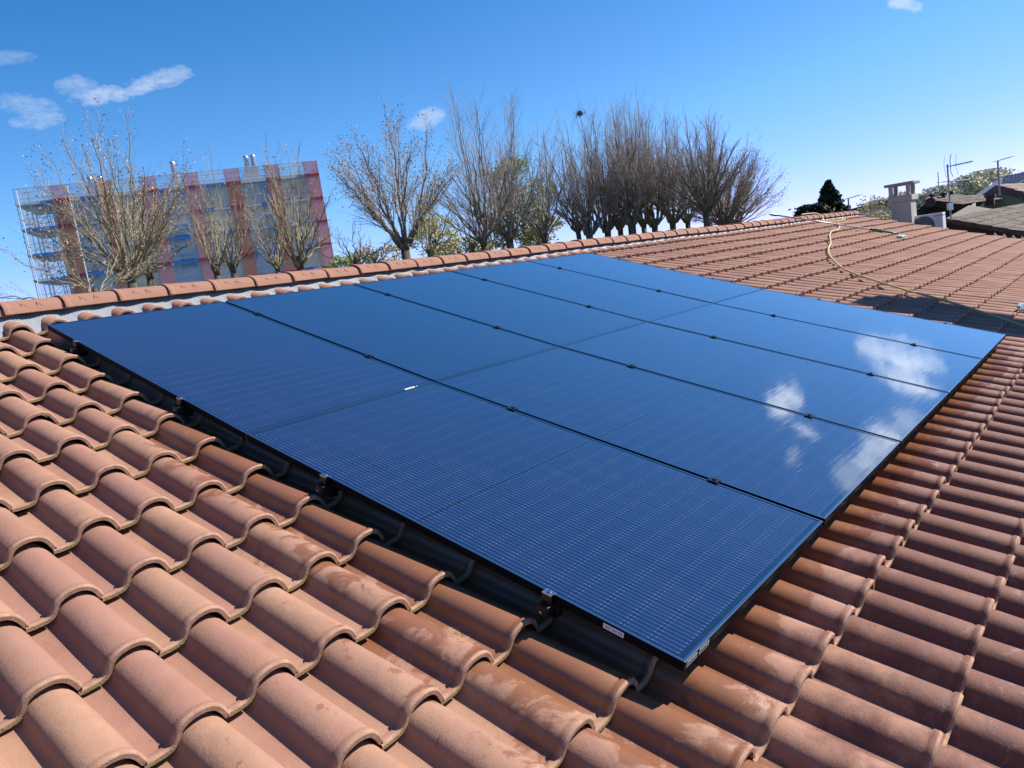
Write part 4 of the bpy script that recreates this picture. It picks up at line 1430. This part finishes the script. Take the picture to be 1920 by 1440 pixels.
m_ = MB()
for (pa, pb_) in ((A + sl2 * 2.9, A), (A, onp(XF, sB_))):
    a_, b_ = pa - off, pb_ - off
    m2_ = MB()
    m2_.add([a_ + [0, 0, -.03], b_ + [0, 0, -.03], b_ + [0, 0, -.22], a_ + [0, 0, -.22]], [(0, 1, 2, 3)])
    m2_.build('verge_board', M_DKW, nh)
sN = s1
kk = 0
while sN < 8.3:                                 # stepped verge tiles
    a_, b_ = onp(XN - .03, sN) - off, onp(XN - .03, min(sN + .37, 8.4)) - off
    m_.add([a_ + [0, 0, .02], b_ + [0, 0, .035], b_ + [0, 0, -.10], a_ + [0, 0, -.085]], [(0, 1, 2, 3)])
    sN += .36
m_.build('fascia', simple('verge_tiles_dark', (.07, .04, .03), (.04, .025, .02), 6, .9), nh)
m_ = MB()
rd = A - off
m_.cyl(rd + [-.06, 0, -.08], rd + [.5, 0, -.08], .17, 20)
m_.build('ridge_end', simple('ridge_end_red', (.10, .045, .035), (.07, .03, .025), 8, .9), nh)
m_ = MB()
vp = hit(1857, 380, A, nP)
vb = vp - off
m_.box(vb + [-.10, -.13, -.1], vb + [.10, .13, .22])
m_.box(vb + [-.15, -.18, .22], vb + [.15, .18, .30])
m_.build('vent', simple('clay_vent', (.09, .045, .035), rough=.9), nh)

gable_house('beige_house', 'beige house with brown verges behind the old brown roof', 38, (1868, 347), (1925, 362), (1838, 371), 9,
            simple('tan_roof', (.27, .21, .165), (.22, .17, .135), 5, .9), simple('beige_wall', (.36, .31, .22), (.31, .27, .19), 2, .9), simple('brown_fascia', (.14, .08, .065), (.11, .06, .05), 3, .8), ext_r=1.5, ext_l=.3, over=.25, thick=.16)
E0, E1, R0, R1 = at(1820, 371, 55), at(1945, 349, 52), at(1882, 331, 60), at(1945, 316, 58)
bh = empty('blue_roofed_house', (E1[0], E1[1], ZG))
tag(bh, 'farther house with dark blue slate roof at the right edge', 'house')
off = np.array(bh.location)
m_ = MB()
rooftiles(m_, R0 - off, R1 - off, R0 + (E1 - R1) - off, .3, .3, .01)
dn = np.array([0, 0, -.12])
q = [E0 - off, R0 - off, R0 + (E1 - R1) - off]
m_.add(q + [p + dn for p in q], [(0, 1, 2), (5, 4, 3), (0, 2, 5, 3), (0, 3, 4, 1)])
m_.build('roof', simple('blue_slate', (.05, .085, .17), (.035, .065, .14), 3, .6), bh)
m_ = MB()
vwall(m_, [E0 - off + [.4, .2, -.15], R0 + (E1 - R1) - off + [.4, .2, -.15], E1 - off + [.4, 0, -.15]], 0)
m_.build('wall', simple('pale_grey_wall', (.30, .34, .36), rough=.9), bh)
m_ = MB()
g3 = [at(1896, 350, 49.5) - off, at(1945, 326, 49.5) - off, at(1945, 360, 49.5) - off]
m_.add(g3 + [p + np.array([.3, .1, 0]) for p in g3], [(0, 1, 2), (5, 4, 3), (0, 3, 4, 1), (1, 4, 5, 2), (2, 5, 3, 0)])
m_.build('dormer_wall', simple('dormer_grey', (.28, .32, .33), rough=.9), bh)
gable_house('white_walled_house', 'white walled house with thin grey roof left of the chimney', 24, (1652, 375), (1672, 377), (1592, 392), 2.2,
            simple('grey_roof', (.12, .11, .11), (.09, .085, .085), 4, .8), simple('white_wall', (.34, .32, .34), (.30, .28, .30), 2, .9), simple('grey_fascia', (.06, .06, .07), rough=.8), ext_r=.3, over=.12, wall_in=.1, thick=.03)

# chimney beside the verge
c0 = atX(1693, 410, 18.55)
ch = empty('rendered_chimney', (18.55, c0[1], ZG))
tag(ch, 'pale rendered chimney with a slab cap on four short posts', 'chimney')
zt = atX(1690, 378, 18.55)[2] - ZG
yl, yr = atX(1671, 400, 18.3)[1] - c0[1], atX(1709, 400, 18.3)[1] - c0[1]
M_CH = simple('chimney_render_pale', (.32, .30, .28), (.27, .255, .24), 3, .9, bmp=.3)
m_ = MB(); m_.box((-.25, yr, 0), (.27, yl, zt)); m_.build('stack', M_CH, ch, bevel=.01)
m_ = MB(); m_.box((-.29, yr - .04, zt), (.31, yl + .04, zt + .13)); m_.build('collar', M_CH, ch, bevel=.01)
m_ = MB(); m_.box((-.34, yr - .10, zt + .37), (.36, yl + .10, zt + .43)); m_.build('cap_slab', simple('slab_grey', (.22, .21, .20), rough=.9), ch, bevel=.008)
for (xa, ya) in ((-.27, yl - .06), (-.27, yr), (.19, yl - .06), (.19, yr)):
    m_ = MB(); m_.box((xa, ya, zt + .13), (xa + .08, ya + .08, zt + .37)); m_.build('cap_post', M_CH, ch)

# annex with the air conditioner and white pickets
za = atX(1775, 449, 18.9)[2] - .35
an = empty('flat_annex', (18.3, -1.0, ZG))
tag(an, 'low flat roofed annex beyond the verge carrying the air conditioner', 'annex')
m_ = MB(); m_.box((0, -4.0, 0), (2.0, .6, za - ZG - .12)); m_.build('wall', M_RENDER, an)
m_ = MB(); m_.box((-.1, -4.1, za - ZG - .12), (2.1, .7, za - ZG)); m_.build('roof', simple('bitumen_roof', (.05, .05, .055), rough=.9), an)
X_ = 18.6
pl_, pr_ = atX(1711, 407, X_), atX(1767, 397, X_)
ac = empty('air_conditioner', (X_, .5 * (pl_[1] + pr_[1]), za))
tag(ac, 'white outdoor air conditioner unit with round fan grille beside the chimney', 'air conditioner')
hw = .5 * (pl_[1] - pr_[1])
ht = .5 * (pl_[2] + pr_[2]) - za
M_AC = simple('ac_white', (.50, .52, .53), (.46, .48, .50), 2, .4)
m_ = MB(); m_.box((0, -hw, .33), (.32, hw, ht)); m_.build('casing', M_AC, ac, bevel=.012)
fy = hw * .28
fz = ht - .27
fr_ = .235
m_ = MB()
th = np.linspace(0, 2 * math.pi, 33)[:-1]
m_.add([(-.006, fy + fr_ * math.cos(a), fz + fr_ * math.sin(a)) for a in th] , [tuple(range(32))])
m_.build('fan_recess', simple('fan_dark', (.05, .06, .07), rough=.6), ac)
m_ = MB()
for q in range(1, 7):
    r_ = fr_ * q / 6
    ring_ = [(-.016, fy + r_ * math.cos(a), fz + r_ * math.sin(a)) for a in np.linspace(0, 2 * math.pi, 25)]
    m_.tube(ring_, .004, 4)
for a in np.linspace(0, math.pi, 7)[:-1]:
    m_.tube([(-.02, fy + fr_ * math.cos(a), fz + fr_ * math.sin(a)), (-.02, fy - fr_ * math.cos(a), fz - fr_ * math.sin(a))], .004, 4)
m_.build('fan_grille', simple('grille_grey', (.25, .28, .30), rough=.5), ac)
m_ = MB(); m_.box((-.004, -hw * .93, fz - fr_), (0.0, -hw * .38, ht - .03)); m_.build('service_panel', simple('ac_panel', (.44, .46, .48), rough=.4), ac)
m_ = MB()
for q, wq in enumerate((.02, .03, .018, .026, .03, .02)):
    y_ = -hw * .48 - q * .040
    m_.box((-.0065, y_ - wq, ht - .075), (-.0045, y_, ht - .055 + .006 * (q % 2)))
m_.build('badge', simple('badge_grey', (.10, .11, .12), rough=.5), ac)
m_ = MB(); m_.box((.02, -hw + .05, 0), (.3, -hw + .12, .33)); m_.build('foot', M_BLK, ac)
m_ = MB(); m_.box((.02, hw - .12, 0), (.3, hw - .05, .33)); m_.build('foot', M_BLK, ac)
m_ = MB(); m_.tube(spline([(.2, -hw - .01, .35), (.2, -hw - .12, .3), (.2, -hw - .16, .05), (.2, -hw - .16, -.0)]), .03, 8); m_.build('pipe_cover', M_AC, ac)
pf = empty('picket_fence', (18.35, -2.6, za))
tag(pf, 'row of white pointed pickets showing above the far verge', 'fence')
for px_ in (1865, 1882, 1899, 1916):
    tp_ = atX(px_, 436.5 + (px_ - 1865) * .13, 18.35)
    y_ = tp_[1] + 2.6
    z_ = tp_[2] - za
    m_ = MB()
    m_.add([(0, y_ - .045, 0), (0, y_ + .045, 0), (0, y_ + .045, z_ - .07), (0, y_, z_), (0, y_ - .045, z_ - .07), (.025, y_ - .045, 0), (.025, y_ + .045, 0), (.025, y_ + .045, z_ - .07), (.025, y_, z_), (.025, y_ - .045, z_ - .07)],
           [(0, 1, 2, 3, 4), (9, 8, 7, 6, 5), (0, 5, 6, 1), (1, 6, 7, 2), (2, 7, 8, 3), (3, 8, 9, 4), (4, 9, 5, 0)])
    m_.build('picket', simple('picket_white', (.55, .55, .56), rough=.6), pf)
m_ = MB(); m_.box((.026, .1, .06), (.045, -1.4 + .9, .10)); m_.build('fence_rail', simple('picket_rail', (.5, .5, .5), rough=.6), pf)

# antennas
M_AL = simple('antenna_grey', (.25, .27, .30), rough=.5, metal=.4)
def antenna(px, foot_py, top_py, d, label, kind):
    b0 = at(px, foot_py, d); t0 = at(px, top_py, d)
    root = empty('antenna', (b0[0], b0[1], b0[2]), (0, 0, math.atan2(RGT[1], RGT[0])))
    tag(root, label, 'antenna')
    H = t0[2] - b0[2]
    s_ = d / 22.0
    m_ = MB(); m_.cyl((0, 0, -.3), (0, 0, H), .02 * s_, 8); m_.build('mast', M_AL, root)
    if kind == 'full':
        m_ = MB()
        m_.cyl((-.02, 0, H - .06), (.62, .0, H - .02), .012, 6)
        for q in range(12):
            x_ = .16 + q * .038
            m_.cyl((x_, -.10, H - .05 + .002 * q), (x_, .10, H - .05 + .002 * q), .005, 4)
            m_.cyl((x_, 0, H - .075 + .002 * q), (x_, 0, H - .02 + .002 * q), .006, 4)
        m_.build('boom', simple('boom_dark', (.06, .065, .07), rough=.6), root)
        m_ = MB()
        for sgn_ in (-1, 1):
            m_.tube(spline([(.08, 0, H - .05), (.07, 0, H - .05 + sgn_ * .12), (.12 if sgn_ < 0 else .10, 0, H - .05 + sgn_ * .27)]), .009, 5)
        m_.tube(spline([(.08, -.25, H + .2), (.06, -.25, H - .05), (.10, -.25, H - .3)]), .005, 4)
        m_.tube(spline([(.08, .25, H + .2), (.06, .25, H - .05), (.10, .25, H - .3)]), .005, 4)
        m_.build('reflector', M_AL, root)
        m_ = MB()
        zz_ = H * .62
        m_.cyl((-.28, 0, zz_), (.52, 0, zz_ - .04), .009, 5)
        m_.cyl((-.24, 0, zz_ - .22), (-.24, 0, zz_ + .24), .010, 5)
        for (zq, x0_, x1_) in ((zz_ + .24, -.55, -.02), (zz_ - .22, -.62, -.05), (zz_ + .0, -.42, .2), (zz_ + .06, -.2, .3), (zz_ - .02, .0, .45)):
            m_.cyl((x0_, -.35, zq - .02), (x1_, .35, zq + .03), .004, 4)
        m_.build('lower_array', M_AL, root)
        m_ = MB(); m_.box((-.055, -.05, -.05), (.055, .05, .12)); m_.build('base_bracket', M_STEEL, root)
        m_ = MB(); m_.box((.01, -.04, H * .30), (.07, .04, H * .30 + .09)); m_.build('amplifier', M_BLK, root)
    else:
        m_ = MB()
        m_.cyl((-.05 * s_, 0, H), (.30 * s_, 0, H + .05 * s_), .008 * s_, 4)
        m_.cyl((-.12 * s_, 0, H - .38 * s_), (.18 * s_, 0, H - .35 * s_), .008 * s_, 4)
        for q in range(5):
            x_ = (.0 + q * .07) * s_
            m_.cyl((x_, -.2 * s_, H + .01 * s_ * q), (x_, .2 * s_, H + .01 * s_ * q), .005 * s_, 4)
        m_.build('array', M_AL, root)
antenna(1781.5, 390, 307, 22, 'large television antenna on a grey mast by the old roof', 'full')
antenna(1873.5, 352, 301, 37, 'thin bent antenna on the beige house', 'small')
antenna(1592, 392, 372, 60, 'tiny distant antenna between the conifer and the dry shrub', 'small')
for (px_, py_, d_, lb) in ((1747, 372, 45, 'thin dark flue left of the small gable behind the old roof'), (1769, 369, 45, 'short dark flue on the small gable behind the old roof')):
    p_ = at(px_, py_, d_)
    m_ = MB()
    m_.tube([(0, 0, -2.5), (0, 0, .1)], .09, 8)
    m_.tube([(0, 0, .1), (0, 0, .18), (0, 0, .25)], [.16, .16, .03], 8)
    o = m_.build('flue', M_BLK)
    o.location = p_
    tag(o, lb, 'flue')
gable_house('small_house', 'small pale gabled house low behind the old brown roof', 46, (1758, 369), (1778, 373), (1748, 373), 6,
            simple('dull_roof', (.14, .13, .13), rough=.9), simple('pale_wall', (.33, .34, .34), rough=.9), simple('thin_fascia', (.05, .05, .055), rough=.9), over=.1, wall_in=.02, thick=.0, ext_r=1.2, ext_l=.5)
